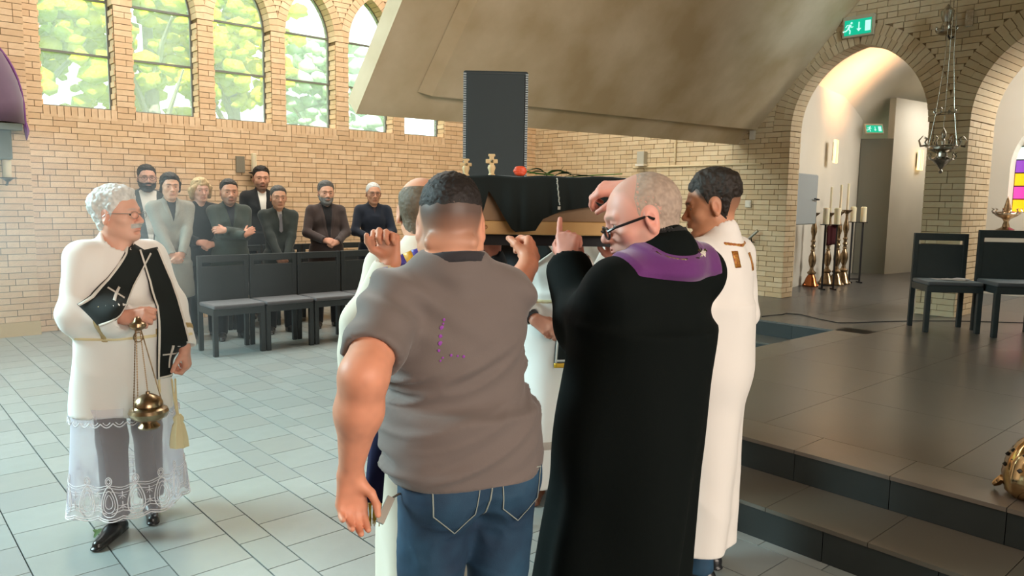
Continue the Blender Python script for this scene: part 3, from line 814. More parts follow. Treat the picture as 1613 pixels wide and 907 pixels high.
SEWN = {'pocket_seam': ('jeans',), 'back_seam': ('jeans',), 'yoke_seam': ('jeans',), 'waistband_seam': ('jeans',), 'print': ('polo_shirt',), 'collar': ('polo_shirt',),
        'silver_cord': ('stand_collar',), 'purple_collar': ('black_robe',), 'collar_embroidery': ('white_tunic',), 'embroidery': ('white_tunic',), 'cuff_galloon': ('white_alb',), 'lace_band': ('white_alb',),
        'stole_trim': ('hanging_stole', 'stole_end', 'diagonal_stole', 'shoulder_stole'), 'cross': ('hanging_stole', 'stole_end', 'diagonal_stole'), 'cross_bar': ('hanging_stole', 'stole_end', 'diagonal_stole'), 'fringe': ('hanging_stole', 'stole_end'), 'gold_fringe': ('stole_end',),
        'lace_hem': ('sheer_skirt',), 'lapel': ('jacket', 'coat'), 'shirt_front': ('jacket', 'coat', 'shirt'), 'tie': ('jacket',)}
class Fig:
    """local frame: x = the figure's right, y = the way it faces, z up, for a body 1.75 m tall; the root is scaled to the real height"""
    def __init__(s, loc, heading, H=1.75, girth=1.0, skin=S(214, 160, 130), lean=(0, 0), wid=1.0):
        s.loc = Vector(loc); s.rz = R(heading-90); s.s = H/1.75; s.g = girth; s.skin = np.array(skin); s.lean = lean; s.wid = wid
        s.M = Matrix.Translation(s.loc) @ Matrix.Rotation(s.rz, 4, 'Z') @ Matrix.Scale(s.s, 4); s.Mi = s.M.inverted()
        s.parts = []; s.kids = []; s.arms = {}; s.legs = {}
        lx, ly = lean
        s.neck = v3(lx, ly-.012, 1.485); s.sh = {q: v3(q*.178*wid+lx, ly-.015, 1.425) for q in (-1, 1)}
        s.chest = v3(lx*.75, ly*.75, 1.28); s.belly = v3(lx*.35, ly*.35, 1.08)
        s.hands = Sdf(); s.HM = None
    def w2l(s, p): return np.array((s.Mi @ Vector(p))[:])
    def dirl(s, d): return unit(np.array((s.Mi.to_3x3() @ Vector(d))[:]))
    def head(s, yaw=0, pitch=0, roll=0, face=None, off=(0, 0, 0)):
        f = dict(face or {}); f.setdefault('size', 1.07); s.face = f
        piv = s.neck+v3(0, -.005, .05)
        s.HM = Matrix.Translation(Vector(piv+np.array(off))) @ Matrix.Rotation(R(yaw), 4, 'Z') @ Matrix.Rotation(R(pitch), 4, 'X') @ Matrix.Rotation(R(roll), 4, 'Y') @ Matrix.Translation((0, .022, .105)) @ Matrix.Scale(f.get('size', 1.0), 4)
        sd = Sdf(); head_sdf(sd, s.HM, f)
        base = np.array((s.HM @ Vector((0, -.028, -.060)))[:]); nk = f.get('neck', 1.0)
        sd.cap(s.neck+v3(0, -.012, -.06), base, .060*nk, .054*nk, k=.03)
        thr = np.array((s.HM @ Vector((0, .030, -.090)))[:]); sd.cap(s.neck+v3(0, .030, -.03), thr, .035*nk, .030, k=.04)
        if f.get('fold'): # roll of skin at the nape
            sd.M = s.HM; sd.cap((-.048, -.078, -.050), (.048, -.078, -.050), .018, .018, k=.02); sd.cap((-.045, -.062, -.100), (.045, -.062, -.100), .034, .036, k=.010); sd.M = Matrix.Identity(4)
        vox = f.get('vox', .0045); V, F, N = sd.mesh(vox); L = local_of(s.HM, V)
        c = np.tile(s.skin, (len(V), 1))
        red = np.exp(-((L[:, 0]/.035)**2+((L[:, 1]-.10)/.03)**2+((L[:, 2]+.02)/.05)**2))*.4
        c = c*(1-red[:, None]*np.array([.0, .22, .22]))
        ear = np.exp(-(((np.abs(L[:, 0])-.08)/.015)**2+((L[:, 1]+.01)/.025)**2+((L[:, 2]+.01)/.04)**2))*.5
        c = c*(1-ear[:, None]*np.array([.0, .25, .25]))
        lip = np.exp(-((L[:, 0]/.023)**4+((L[:, 1]-.094)/.018)**2+((L[:, 2]+.0655)/.0075)**4)); c = c*(1-lip[:, None]*np.array([.12, .30, .26]))
        brow = np.exp(-((((np.abs(L[:, 0])-.029)/.019)**4)+((L[:, 2]-.023+.10*np.abs(np.abs(L[:, 0])-.026))/.0052)**2))*(L[:, 1] > .05)
        bc = np.array(f.get('browc', f.get('hairc', (.03, .02, .015)))); c = c+(bc-c)*(brow*f.get('browk', .85))[:, None]
        for (bd, amt, colr) in f.get('stubble', []):
            w = np.clip(bd(L), 0, 1)*amt; c = c+(np.array(colr)-c)*w[:, None]
        if 'under' in f:    # hair-coloured scalp below short hair
            fn, colr = f['under']; w = np.clip(fn(L), 0, 1); c = c+(np.array(colr)-c)*w[:, None]
        s.parts.append((V, F, c)); s.hV, s.hF, s.hN, s.hL = V, F, N, L
        # eyes
        for q in (-1, 1):
            ev, ef = ico((0, 0, 0), (1, 1, 1), 3); look = unit(f.get('look', (0, 1, -.12)))
            dt = ev @ look; col = np.where((dt > .95)[:, None], np.array([.01, .01, .01]), np.where((dt > .80)[:, None], np.array(f.get('iris', (.06, .03, .015))), np.array([.62, .58, .54])))
            ctr = np.array([q*.0325, .0725, -.0004]); P = ev*.0122+ctr
            Mh = np.array(s.HM); P = P @ Mh[:3, :3].T+Mh[:3, 3]
            s.kids.append(('eye', P, ef, M_EYE, col, None))
    def hair(s, dist, t, color, noise=.003, nscale=90, label=None, name='hair', seed=1, slope=.42, t2=None):
        """dist: signed distance function of head-space points"""
        L = s.hL; d = dist(L); th = t(L) if callable(t) else t
        nz = noise*(vnoise(L*nscale, seed)+.6*vnoise(L*nscale*2.3, seed+4))
        V, F, N, u = shell(s.hV, s.hF, s.hN, d, 9, slope=slope, under=.003)
        off = np.minimum(np.clip(d*slope, -.003, 9), th)[u]; V = s.hV[u]+s.hN[u]*(off+np.where(d[u] > .004, nz[u], 0))[:, None]
        c = np.tile(np.array(color(L[u]) if callable(color) else color), (1 if callable(color) else len(u), 1))
        c = c*(1+.22*vnoise(L[u]*140, 5)[:, None])
        s.kids.append((name, V, F, M_HAIR, np.clip(c, 0, 1), label))
    def glasses(s, color=(.02, .02, .02), rx=.025, rz=.017, th=.0018, rim=True, metal=0, label=None, drop=0.0):
        m = MB(); 
        for q in (-1, 1):
            if rim: m.tube([(q*.034+rx*math.cos(a), .108-.006*abs(math.cos(a)*.5+q*.5), -.004-drop+rz*math.sin(a)) for a in np.linspace(0, 2*math.pi, 18)[:-1]], th, 6, closed=True)
            else: m.tube([(q*.034+rx*math.cos(a), .107, -.004-drop+rz*math.sin(a)) for a in np.linspace(.25, math.pi-.25, 9)], th, 6)
            m.tube([(q*(.034+rx), .104, .002-drop), (q*.076, .085, .004-drop*.6), (q*.083, .0, .006), (q*.082, -.018, -.006)], th*1.15, 6)
        m.tube([(-.010, .112, .0-drop), (0, .114, .003-drop), (.010, .112, .0-drop)], th, 6)
        V = np.array(m.v); Mh = np.array(s.HM); V = V @ Mh[:3, :3].T+Mh[:3, 3]
        s.kids.append(('glasses', V, m.f, mat('spectacle_frame', color, rough=.3, metal=metal), None, label))
    def arm(s, side, wrist, pole, D, N, T, curl=.35, thumb=.4, skin_from=None, up=.285, fo=.255, fat=1.0, hsc=1.0, world=False, spread=.06):
        if world: wrist = s.w2l(wrist); D, N, T, pole = s.dirl(D), s.dirl(N), s.dirl(T), s.dirl(pole)
        a = s.sh[side]; e, w = ik(a, wrist, up, fo, pole); s.arms[side] = (a, e, w, unit(D))
        hd = s.hands
        if skin_from == 'full':
            hd.cap(a, e, .056*fat, .046*fat, k=.03); hd.cap(e, e+(w-e)*.35, .046*fat, .046*fat, k=.03); hd.cap(e+(w-e)*.35, w, .046*fat, .029*hsc, k=.03)
        else: hd.cap(e+(w-e)*.55, w, .034, .027*hsc, k=.02)
        hd.cap(w, w+unit(D)*.02, .027*hsc, .022*hsc, k=.02, flat=(N, .75))
        hand(hd, w+unit(D)*.004, D, N, T, curl, thumb, hsc, spread); return e, w
    def leg(s, side, foot=None, knee_out=0.0, bend=0.0):
        f = v3(side*.105, -.02, .0) if foot is None else np.array(foot, float)
        hip = v3(side*.088, -.005, .91); an = f+v3(0, 0, .085); kn = (hip+an)/2+v3(side*knee_out, .02+bend, 0)
        s.legs[side] = (hip, kn, an); return hip, kn, an
    def torso(s, sd, grow=0.0, low=.90, belly=0.0, k=.05, chestf=1.0):
        g = s.g
        sd.ell(s.chest, (.158*g*s.wid+grow, .108*g*chestf+grow, .175), k=k)
        sd.ell(s.belly+v3(0, .008+belly*.45, 0), (.148*g+grow+belly*.5, .108*g+grow+belly*.6, .165), k=k)
        sd.ell(v3(0, -.012, low+.03), (.160*g+grow, .118*g+grow, .13), k=k)
        sd.cap(s.sh[-1]*.82+s.neck*.18-v3(0, 0, .035), s.sh[1]*.82+s.neck*.18-v3(0, 0, .035), .060*g+grow, k=k)
        for q in (-1, 1): sd.cap(s.neck+v3(q*.02, -.015, -.015), s.sh[q]+v3(-q*.03, 0, .0), .050+grow*.7, .046+grow, k=k*.7)
    def sleeves(s, sd, r0=.060, r1=.052, r2=.044, k=.03, to=1.0, cuff=True, sides=(-1, 1), upper_to=None, flare=1.0):
        for q in sides:
            a, e, w, D = s.arms[q]
            if upper_to is not None:
                b = a+(e-a)*upper_to; sd.cap(a, b, r0, r1, k=k); d = unit(b-a)
                sd.cap(b+d*(r1*1.12+.006), b+d*.22, r1*1.12, r1*1.12, k=.006, op=2)
                continue
            b = e+(w-e)*to; sd.cap(a, e, r0, r1, k=k); sd.cap(e, b, r1, r2*flare, k=k*.8)
            if cuff: d = unit(w-e); sd.cap(b+d*(r2*flare*.75), b+d*(r2*flare+.10), r2*flare*.92, r2*flare*1.1, k=.004, op=2)
    def trousers(s, sd, grow=.0, r=(.088, .066, .056), k=.03):
        g = s.g
        sd.ell((0, -.015, .93), (.158*g+grow, .118*g+grow, .11), k=.04)
        for q in (-1, 1):
            hip, kn, an = s.legs[q]
            sd.cap(hip+v3(0, -.01, -.03), kn, r[0]*g+grow, r[1]+grow, k=.04); sd.cap(kn, an+v3(0, 0, -.02), r[1]+grow, r[2]+grow, k=.03)
            sd.ell(hip+v3(q*.0, -.055, .0), (.085*g, .07, .09), k=.04)
    def shoes(s, color, ang=(12, 12), mt=None, length=1.0):
        mt = mt or leather(color)
        for q in (-1, 1):
            if q not in s.legs: continue
            an = s.legs[q][2]; a = R(ang[0] if q < 0 else ang[1])*q; fd = v3(math.sin(a), math.cos(a), 0); sd = Sdf(); z = v3(0, 0, 1)
            b = v3(an[0], an[1], 0)
            sd.cap(b-fd*.035+z*.035, b+fd*.05+z*.040, .036, .038, k=.03); sd.cap(b+fd*.05+z*.038, b+fd*.165*length+z*.026, .038, .028, k=.03, flat=((0, 0, 1), .8))
            sd.cap(b-fd*.01+z*.05, b-fd*.005+z*.11, .038, .042, k=.02)
            sd.cap(b-fd*.045+z*.012, b+fd*.175*length+z*.010, .033, .033, k=.004, flat=((0, 0, 1), .35)); sd.half((0, 0, .001), (0, 0, 1))
            V, F, N = sd.mesh(.006); s.kids.append(('shoe', V, F, mt, None, None))
    def garment(s, name, sd, mt, vox=.009, disp=None, label=None, keep=None, cols=None):
        V, F, N = sd.mesh(vox, disp); N = vnormals(V, F)
        s.kids.append((name, V, F, mt, cols(V) if cols else None, label)); return V, F, N
    def piece(s, name, m, mt, label=None, cols=None): s.kids.append((name, np.array(m.v, float), m.f, mt, cols, label))
    def finish(s, label, group=None, hand_vox=.005, trunk=True, name='person'):
        if s.hands.p:
            V, F, N = s.hands.mesh(hand_vox); c = np.tile(s.skin*np.array([.97, .86, .84]), (len(V), 1)); c *= (1+.07*vnoise(V*60, 3))[:, None]; s.parts.append((V, F, c))
        if trunk:
            sd = Sdf(); s.torso(sd, -.035); 
            for q in (-1, 1):
                if q in s.arms: a, e, w, D = s.arms[q]; sd.cap(a, e, .036, .030, k=.03); sd.cap(e, w, .030, .022, k=.02)
                if q in s.legs: hip, kn, an = s.legs[q]; sd.cap(hip, kn, .055, .045, k=.03); sd.cap(kn, an+v3(0, 0, -.03), .042, .03, k=.03)
            V, F, N = sd.mesh(.018); s.parts.append((V, F, np.tile(s.skin, (len(V), 1))))
        Vs, Fs, Cs, b = [], [], [], 0
        for V, F, c in s.parts: Vs.append(V); Fs.append(F+b); Cs.append(c); b += len(V)
        root = quads(name, np.concatenate(Vs), np.concatenate(Fs), M_SKIN, None, np.concatenate(Cs))
        root.matrix_world = s.M; tag(root, label, 'person', group)
        made = {}
        for (nm, V, F, mt, c, lab) in s.kids:
            par = root      # trims, seams and embroidery belong to the garment they are sewn on
            for q in SEWN.get(nm, ()):
                if q in made: par = made[q]; break
            o = add(nm, V, F, mt, par, True); made[nm] = o
            if c is not None: tint_mesh(o.data, c)
            elif not isinstance(F, np.ndarray): o.data.set_sharp_from_angle(angle=R(45))
            if lab: o['label'] = lab
        s.root = root; return root

from mathutils.bvhtree import BVHTree
def drape(V, F, path, width, thick=.006, lift=.003, step=.02, ncross=7, axis=(0, -1, 0), side=1, closed=False):
    """a ribbon laid on a surface. path: (x, z) points seen along `axis`; returns verts, faces"""
    bv = BVHTree.FromPolygons([tuple(v) for v in V], [tuple(f) for f in F.tolist()]) if not isinstance(V, BVHTree) else V
    P = [np.array(p, float) for p in path]; pts = []
    for i in range(len(P)-1):
        n = max(int(np.linalg.norm(P[i+1]-P[i])/step), 1)
        for j in range(n): pts.append(P[i]+(P[i+1]-P[i])*j/n)
    pts.append(P[-1]); pts = np.array(pts); A = Vector(axis); out = []; ok = []
    for i, p in enumerate(pts):
        t = unit(pts[min(i+1, len(pts)-1)]-pts[max(i-1, 0)]); nrm = np.array([t[1], -t[0]])
        w = width(i/(len(pts)-1)) if callable(width) else width
        for j in range(ncross):
            q = p+nrm*w*(j/(ncross-1)-.5)
            o = Vector((q[0], 0, q[1]))-A*1.5 if abs(A.x) < .5 else Vector((0, q[0], q[1]))-A*1.5
            h = bv.ray_cast(o, A)
            out.append((np.array(h[0][:])-np.array(A[:])*(lift+.0) if h[0] is not None else None))
    nn = len(pts)
    G = np.full((nn, ncross, 3), np.nan)
    for i in range(nn):
        for j in range(ncross):
            if out[i*ncross+j] is not None: G[i, j] = out[i*ncross+j]
    ax_i = 1 if abs(A.x) < .5 else 0
    for _ in range(3): # fill the misses and relax, so the cloth bridges hollows
        for i in range(nn):
            for j in range(ncross):
                if np.isnan(G[i, j, 0]):
                    nb = [G[a, b] for a, b in ((i-1, j), (i+1, j), (i, j-1), (i, j+1)) if 0 <= a < nn and 0 <= b < ncross and not np.isnan(G[a, b, 0])]
                    if nb:
                        t = unit(pts[min(i+1, nn-1)]-pts[max(i-1, 0)]); nrm = np.array([t[1], -t[0]]); w = width(i/(nn-1)) if callable(width) else width
                        q = pts[i]+nrm*w*(j/(ncross-1)-.5); m_ = np.mean(nb, axis=0)
                        G[i, j] = (q[0], m_[1], q[1]) if ax_i == 1 else (m_[0], q[0], q[1])
    sgn = -A[ax_i]; d = G[:, :, ax_i]*sgn
    for _ in range(6):
        s2 = d.copy(); s2[1:-1] = np.maximum(d[1:-1], (d[:-2]+d[2:])/2); s2[:, 1:-1] = np.maximum(s2[:, 1:-1], (s2[:, :-2]+s2[:, 2:])/2*1.0); d = s2
    G[:, :, ax_i] = d*sgn
    top = G-np.array(A[:])*thick; V2 = np.concatenate([top.reshape(-1, 3), G.reshape(-1, 3)]); n0 = nn*ncross; Fq = []
    f = lambda i, j: i*ncross+j
    for i in range(nn-1):
        for j in range(ncross-1): Fq.append((f(i, j), f(i, j+1), f(i+1, j+1), f(i+1, j)))
    for i in range(nn-1):
        Fq.append((f(i, 0), f(i+1, 0), n0+f(i+1, 0), n0+f(i, 0))); Fq.append((f(i+1, ncross-1), f(i, ncross-1), n0+f(i, ncross-1), n0+f(i+1, ncross-1)))
    for j in range(ncross-1):
        Fq.append((f(0, j+1), f(0, j), n0+f(0, j), n0+f(0, j+1))); Fq.append((f(nn-1, j), f(nn-1, j+1), n0+f(nn-1, j+1), n0+f(nn-1, j)))
    V2 = np.nan_to_num(V2, nan=float(np.nanmean(V2)))
    return V2, np.array(Fq), pts
def wrinkles(amp, scale, stretch=(1, 1, 1), seed=0, power=1.0):
    st = np.array(stretch, float)
    def fn(V, N):
        P = V*st*scale; w = np.stack([vnoise(P*.5+7, seed+1), vnoise(P*.5+13, seed+2), vnoise(P*.5+3, seed+3)], 1)
        a = 1-np.abs(vnoise(P+w*.9, seed))*2
        return amp*np.sign(a)*np.abs(a)**power
    return fn
def PX(px, py, d):
    """world point seen at (px, py) of the 1613x907 frame, d metres along the camera axis"""
    return Vector((CAM+(_f+(px-806.5)/1188*_r-(py-453.5)/1188*_u)*d).tolist())

M_BLACKWOOD = mat('black_stained_wood', (.022, .027, .028), rough=.42, spec=.5, var=(12, .35, (.034, .038, .038)), bump=(60, .12, .002))
M_SEATPAD = mat('dark_seat_pad', S(78, 76, 78), rough=.6, sheen=.2, bump=(300, .2, .001))
M_METALB = mat('black_iron', (.02, .02, .022), rough=.45, metal=.6)
M_BRASS = mat('polished_brass', S(176, 122, 66), rough=.22, metal=1.0, var=(20, .5, S(130, 86, 48)))
M_BRASSOLD = mat('aged_brass', S(168, 146, 116), rough=.28, metal=1.0, var=(26, .6, S(112, 90, 66)))
M_SILVER = mat('tarnished_silver', S(196, 190, 178), rough=.25, metal=1.0, var=(26, .6, S(120, 112, 98)))
M_CANDLE = mat('candle_wax', S(232, 222, 190), rough=.45, sss=.2)
M_WHITEPL = mat('white_plastic', S(214, 208, 192), rough=.45)
M_GREYPL = mat('grey_enamel', S(150, 158, 160), rough=.45)
M_GREEN = mat('leaf_green', S(78, 116, 52), rough=.5, var=(30, .5, S(40, 76, 34)))

# ------------------------------------------------------------------ black chairs
def make_chair(w=.54):
    t = empty('chair', (0, 0, 0)); hw = w/2; leg = .048
    def ob(name, lo, hi, mt, b=.006):
        o = MB().box(lo, hi).build(name, mt, t); bevel(o, b); return o
    # local: chair faces -y, back at y=0.. ; x centred
    for sx in (-1, 1):
        m = MB(); m.prism([(sx*hw-(leg if sx > 0 else 0), 0.0, 0), (sx*hw+(0 if sx > 0 else leg), 0.0, 0), (sx*hw+(0 if sx > 0 else leg), -.015, 1.0), (sx*hw-(leg if sx > 0 else 0), -.015, 1.0)], (0, -.040, 0)); o = m.build('leg', M_BLACKWOOD, t); bevel(o, .005)
        x0 = sx*hw-(leg if sx > 0 else 0); o = MB().box((x0, -.46, 0), (x0+leg, -.412, .47)).build('leg', M_BLACKWOOD, t); bevel(o, .005)
    ob('seat', (-hw+.004, -.475, .485), (hw-.004, -.05, .525), M_SEATPAD, .014)
    ob('seat_rail', (-hw+.003, -.462, .415), (hw-.003, -.05, .486), M_BLACKWOOD)
    ob('backrest', (-hw+leg*.9, -.047, .52), (hw-leg*.9, -.022, .885), M_BLACKWOOD)
    ob('top_rail', (-hw+leg*.9, -.052, .925), (hw-leg*.9, -.016, 1.0), M_BLACKWOOD)
    return t
def copy_tree(o, parent=None):
    c = o.copy(); link(c)
    if parent is not None: c.parent = parent
    for ch in list(o.children): copy_tree(ch, c)
    return c
_ch = make_chair(); first = True
def put_chair(x, y, z, rz, label, group):
    global first
    c = _ch if first else copy_tree(_ch); first = False
    c.location = (x, y, z); c.rotation_euler = (0, 0, rz); tag(c, label, 'chair', group); return c
cl1 = ['black chair at the left end of the front row, side open to the aisle', 'second black chair from the left end of the front row', 'third black chair from the left end of the front row', 'fourth black chair of the front row, beside the raised white sleeve', 'black chair of the front row behind the alb bearer']
for i in range(5): put_chair(2.73+.555*i+.275, 8.04, 0, 0, cl1[i], 'front row of black chairs')
cl2 = ['black chair of the rear row behind the grey coat', 'black chair of the rear row behind the folded arms', 'black chair of the rear row behind the man in a tie', 'black chair of the rear row behind the brown blazer', 'black chair of the rear row behind the navy shirt']
cl2 = [c.replace('man in a tie', 'green suit') for c in cl2]
for i in range(5): put_chair(2.95+.555*i+.275, 9.50, 0, 0, cl2[i], 'rear row of black chairs')
hd = R(-139+90)
for (ax, ay, sc, lb) in ((8.57, 3.20, 1.0, 'black chair on the platform with papers on its seat'), (8.80, 2.66, 1.05, 'black chair on the platform at the right edge, taller back')):
    rt = Vector((.6605, -.7508, 0))
    c = put_chair(ax+rt.x*.275*sc, ay+rt.y*.275*sc, H2, hd, lb, 'chairs on the platform'); c.scale = (sc, sc, sc)
    if sc == 1.0: ch1 = c
Mc = Matrix.Translation(ch1.location) @ Matrix.Rotation(hd, 4, 'Z')
def at_chair(v): return tuple(Mc @ Vector(v))
m = MB()
for (x, y, a, z) in ((-.02, -.20, 12, .5300), (.06, -.26, -18, .5315), (.14, -.17, 35, .533)):
    q = Mc @ Matrix.Translation((x, y, z)) @ Matrix.Rotation(R(a), 4, 'Z')
    n = 5; V = [tuple(q @ Vector((i/n*.21-.105, j*.148-.074, .0035*math.sin(i*1.3+j)))) for j in (0, 1) for i in range(n+1)]
    m.raw(V, [(i, i+1, n+2+i, n+1+i) for i in range(n)])
o = m.build('papers', mat('paper', S(206, 196, 190), rough=.8)); tag(o, 'loose pale paper sheets lying on the black chair seat', 'paper')

# ------------------------------------------------------------------ loudspeaker on its stand
sp = PX(779, 205, 5.0); spk = empty('loudspeaker', (sp.x, sp.y, 1.735), R(48.35-90)+R(3))
tag(spk, 'tall black loudspeaker with grey ribbed edge rising behind the coffin', 'speaker')
def trap(w0, w1, d, z0, z1): return [(-w0/2, -d/2, z0), (w0/2, -d/2, z0), (w1/2, d/2, z0), (-w1/2, d/2, z0), (-w0/2, -d/2, z1), (w0/2, -d/2, z1), (w1/2, d/2, z1), (-w1/2, d/2, z1)]
BF = [(0, 3, 2, 1), (4, 5, 6, 7), (0, 1, 5, 4), (1, 2, 6, 5), (2, 3, 7, 6), (3, 0, 4, 7)]
M_SPK = mat('speaker_cabinet', S(38, 46, 48), rough=.55, bump=(200, .3, .001)); M_GRILL = mat('speaker_grille', S(34, 44, 46), rough=.6, bump=(420, .8, .002))
o = add('cabinet', trap(.415, .30, .36, 0, .70), BF, M_SPK, spk); bevel(o, .012)
o = MB().box((-.185, -.192, .02), (.185, -.176, .68)).build('grille', M_GRILL, spk); bevel(o, .006)
m = MB()
for i in range(46): m.box((-.206, -.19, .02+i*.0145), (-.187, -.17, .02+i*.0145+.009))
m.build('ribbed_edge', M_GREYPL, spk)['kind'] = 'stuff'
m = MB()
for i in range(46): m.box((.189, -.19, .02+i*.0145), (.206, -.17, .02+i*.0145+.009))
m.build('ribbed_edge', M_GREYPL, spk)['kind'] = 'stuff'
st = empty('speaker_stand', (sp.x, sp.y, 0)); tag(st, 'black tripod stand carrying the loudspeaker, hidden behind the bearers', 'stand')
MB().tube([(0, 0, .35), (0, 0, 1.735)], .018, 12).build('pole', M_METALB, st, True)
MB().tube([(0, 0, .55), (0, 0, .66)], .03, 12).build('collar', M_METALB, st, True)
for k in range(3):
    a = R(60+120*k); MB().tube([(.02*math.cos(a), .02*math.sin(a), .60), (.42*math.cos(a), .42*math.sin(a), .012)], .011, 8).build('leg', M_METALB, st, True)

# ------------------------------------------------------------------ coffin under its pall
cc = PX(868, 324, 3.12); CRZ = R(48.35-90-1.0)
coffin = empty('coffin', (cc.x, cc.y, 1.488), CRZ); tag(coffin, 'pale wooden coffin carried at shoulder height, half unveiled', 'coffin')
M_PINE = mat('pine_wood', S(206, 168, 112), rough=.5, spec=.4, var=(4, .8, S(178, 136, 84)), bump=(30, .2, .002))
M_PINED = mat('stained_wood', S(150, 122, 92), rough=.5, spec=.4, var=(4, .8, S(120, 94, 68)), bump=(30, .2, .002))
CW, CD = .86, .42   # the length seen and the depth
o = MB().box((-CW/2, -CD/2, .0), (CW/2, CD/2, .052)).build('base_plank', M_PINE, coffin); bevel(o, .005)
o = MB().box((-CW/2+.012, -CD/2+.014, .052), (CW/2-.012, CD/2-.014, .165)).build('side_panel', M_PINED, coffin); bevel(o, .003)
o = MB().box((-CW/2+.002, -CD/2+.004, .165), (CW/2-.002, CD/2-.004, .215)).build('lid', M_PINE, coffin); bevel(o, .008)
m = MB(); m.tube([(-.262+.010*math.cos(a), -CD/2-.001, .028+.007*math.sin(a)) for a in np.linspace(0, 2*math.pi, 13)[:-1]], .0018, 5, closed=True)
m.tube([(-.262+.004*math.cos(a), -CD/2-.001, .028+.003*math.sin(a)) for a in np.linspace(0, 2*math.pi, 9)[:-1]], .0012, 5, closed=True); m.build('wood_knot', mat('knot', S(140, 92, 50), rough=.6), coffin, True)
o = MB().box((-.44, -.15, -.045), (.44, -.06, -.002)).build('bearing_pole', M_METALB, coffin)
o = MB().box((-.44, .06, -.045), (.44, .15, -.002)).build('bearing_pole', M_METALB, coffin)
# pall
M_VELVET = mat('black_velvet', (.010, .014, .013), rough=.9, spec=.15, sheen=.12, bump=(200, .2, .001))
us = np.linspace(-.442, .442, 60); V = []; F = []
def hem(u):     # how far the cloth hangs on the near side (z of its hem)
    # measured along the coffin, metres
    xs = [-.46, -.286, -.272, -.250, -.235, -.150, -.066, -.040, .03, .12, .21, .46]
    zs = [.050, .052, .055, .170, .150, .012, .018, .062, .093, .108, .122, .135]
    return float(np.interp(u, xs, zs))
rows = 26
for i, u in enumerate(us):
    hz = hem(u); prof = []
    for j in range(10): prof.append((CD/2-.0+.012-(CD+.024)*j/9, .222+.003*math.sin(u*30+j)))
    wave = .010*math.sin(u*34+1)+.006*math.sin(u*71)
    for j in range(1, rows+1):
        t = j/rows; z = .222-(.222-hz)*t; prof.append((-CD/2-.014-abs(wave)*t*1.4-.035*math.exp(-((u+.10)/.07)**2)*t, z))
    if i == 0: NP = len(prof)
    V += [(u, y, z) for y, z in prof]
for i in range(len(us)-1):
    for j in range(NP-1):
        F.append((i*NP+j, i*NP+j+1, (i+1)*NP+j+1, (i+1)*NP+j))
pall = add('pall_cloth', V, F, M_VELVET, None, True); pall.location = coffin.location; pall.rotation_euler = coffin.rotation_euler
_sm = pall.modifiers.new('thickness', 'SOLIDIFY'); _sm.thickness = .004; _sm.offset = 1
tag(pall, 'black velvet pall being drawn off the coffin', 'cloth')
Mcf = Matrix.Translation(coffin.location) @ Matrix.Rotation(CRZ, 4, 'Z')
# carved crosses standing on the coffin
def carved_cross(u, v, h, label):
    t = empty('carved_cross', tuple(Mcf @ Vector((u, v, .226))), CRZ); tag(t, label, 'cross', 'carved crosses on the coffin')
    m = MB(); m.lathe([(.013, 0), (.015, .006), (.010, .012), (.012, .022), (.016, .034), (.013, .044)], 14); o = m.build('foot', mat('carved_wood', S(214, 186, 138), rough=.55), t, True)
    s_ = h/.1; m = MB(); m.box((-.009, -.006, .040), (.009, .006, .100*s_)); m.box((-.024, -.0055, .060*s_), (.024, .0055, .080*s_)); m.box((-.014, -.005, .092*s_), (.014, .005, .104*s_)); o = m.build('cross_arms', bpy.data.materials['carved_wood'], t); bevel(o, .003)
    m = MB(); m.lathe([(0, -.004), (.006, 0), (0, .004)], 10, M=Matrix.Translation((.003, -.009, .070*s_)) @ Matrix.Rotation(R(90), 4, 'X')); m.build('rosette', M_BRASSOLD, t, True)
carved_cross(-.243, -.10, .085, 'small carved wooden cross standing in front of the loudspeaker')
carved_cross(-.352, -.02, .070, 'small carved wooden cross half hidden by the shaved head')
# tulip and leaves
tb = Mcf @ Vector((-.125, -.12, .228)); tul = empty('tulip', tuple(tb), CRZ); tag(tul, 'orange tulip lying on the black pall', 'flower')
M_PETAL = mat('orange_petal', S(224, 84, 48), rough=.5, sss=.2)
for k in range(6):
    a = k*math.pi/3; sd = Sdf(); sd.ell((.008*math.cos(a), .0, .020+.008*math.sin(a)), (.020, .013, .013), rot=(0, 0, 12*math.cos(a)), k=.004); Vv, Ff, Nn = sd.mesh(.0035); quads('petal', Vv+np.array([-.004, 0, 0]), Ff, M_PETAL, tul)
def leaf(parent, base, tip, w, arch=.03, name='leaf'):
    b = Vector(base); t = Vector(tip); d = t-b; sd_ = d.cross(Vector((0, 0, 1))).normalized(); n = 9; V = []
    for i in range(n+1):
        s_ = i/n; p = b+d*s_+Vector((0, 0, arch*math.sin(s_*math.pi))); ww = w*math.sin(math.pi*min(s_*.92+.06, 1))**.8
        V += [p-sd_*ww+Vector((0, 0, ww*.35)), p, p+sd_*ww+Vector((0, 0, ww*.35))]
    F = []
    for i in range(n): a = i*3; F += [(a, a+1, a+4, a+3), (a+1, a+2, a+5, a+4)]
    o = add(name, [tuple(v) for v in V], F, M_GREEN, parent, True); return o
MB().tube([(.012, 0, .020), (.06, .005, .012), (.13, .01, .006)], .0035, 6).build('stem', M_GREEN, tul, True)
leaf(tul, (.02, 0, .014), (.105, .02, .004), .013, .020); leaf(tul, (.03, .01, .010), (.12, -.02, .002), .011, .012)
bq = empty('flower_bunch', tuple(Mcf @ Vector((.02, -.10, .226))), CRZ); tag(bq, 'bunch of dark green leaves on the pall beside the tulip', 'flowers')
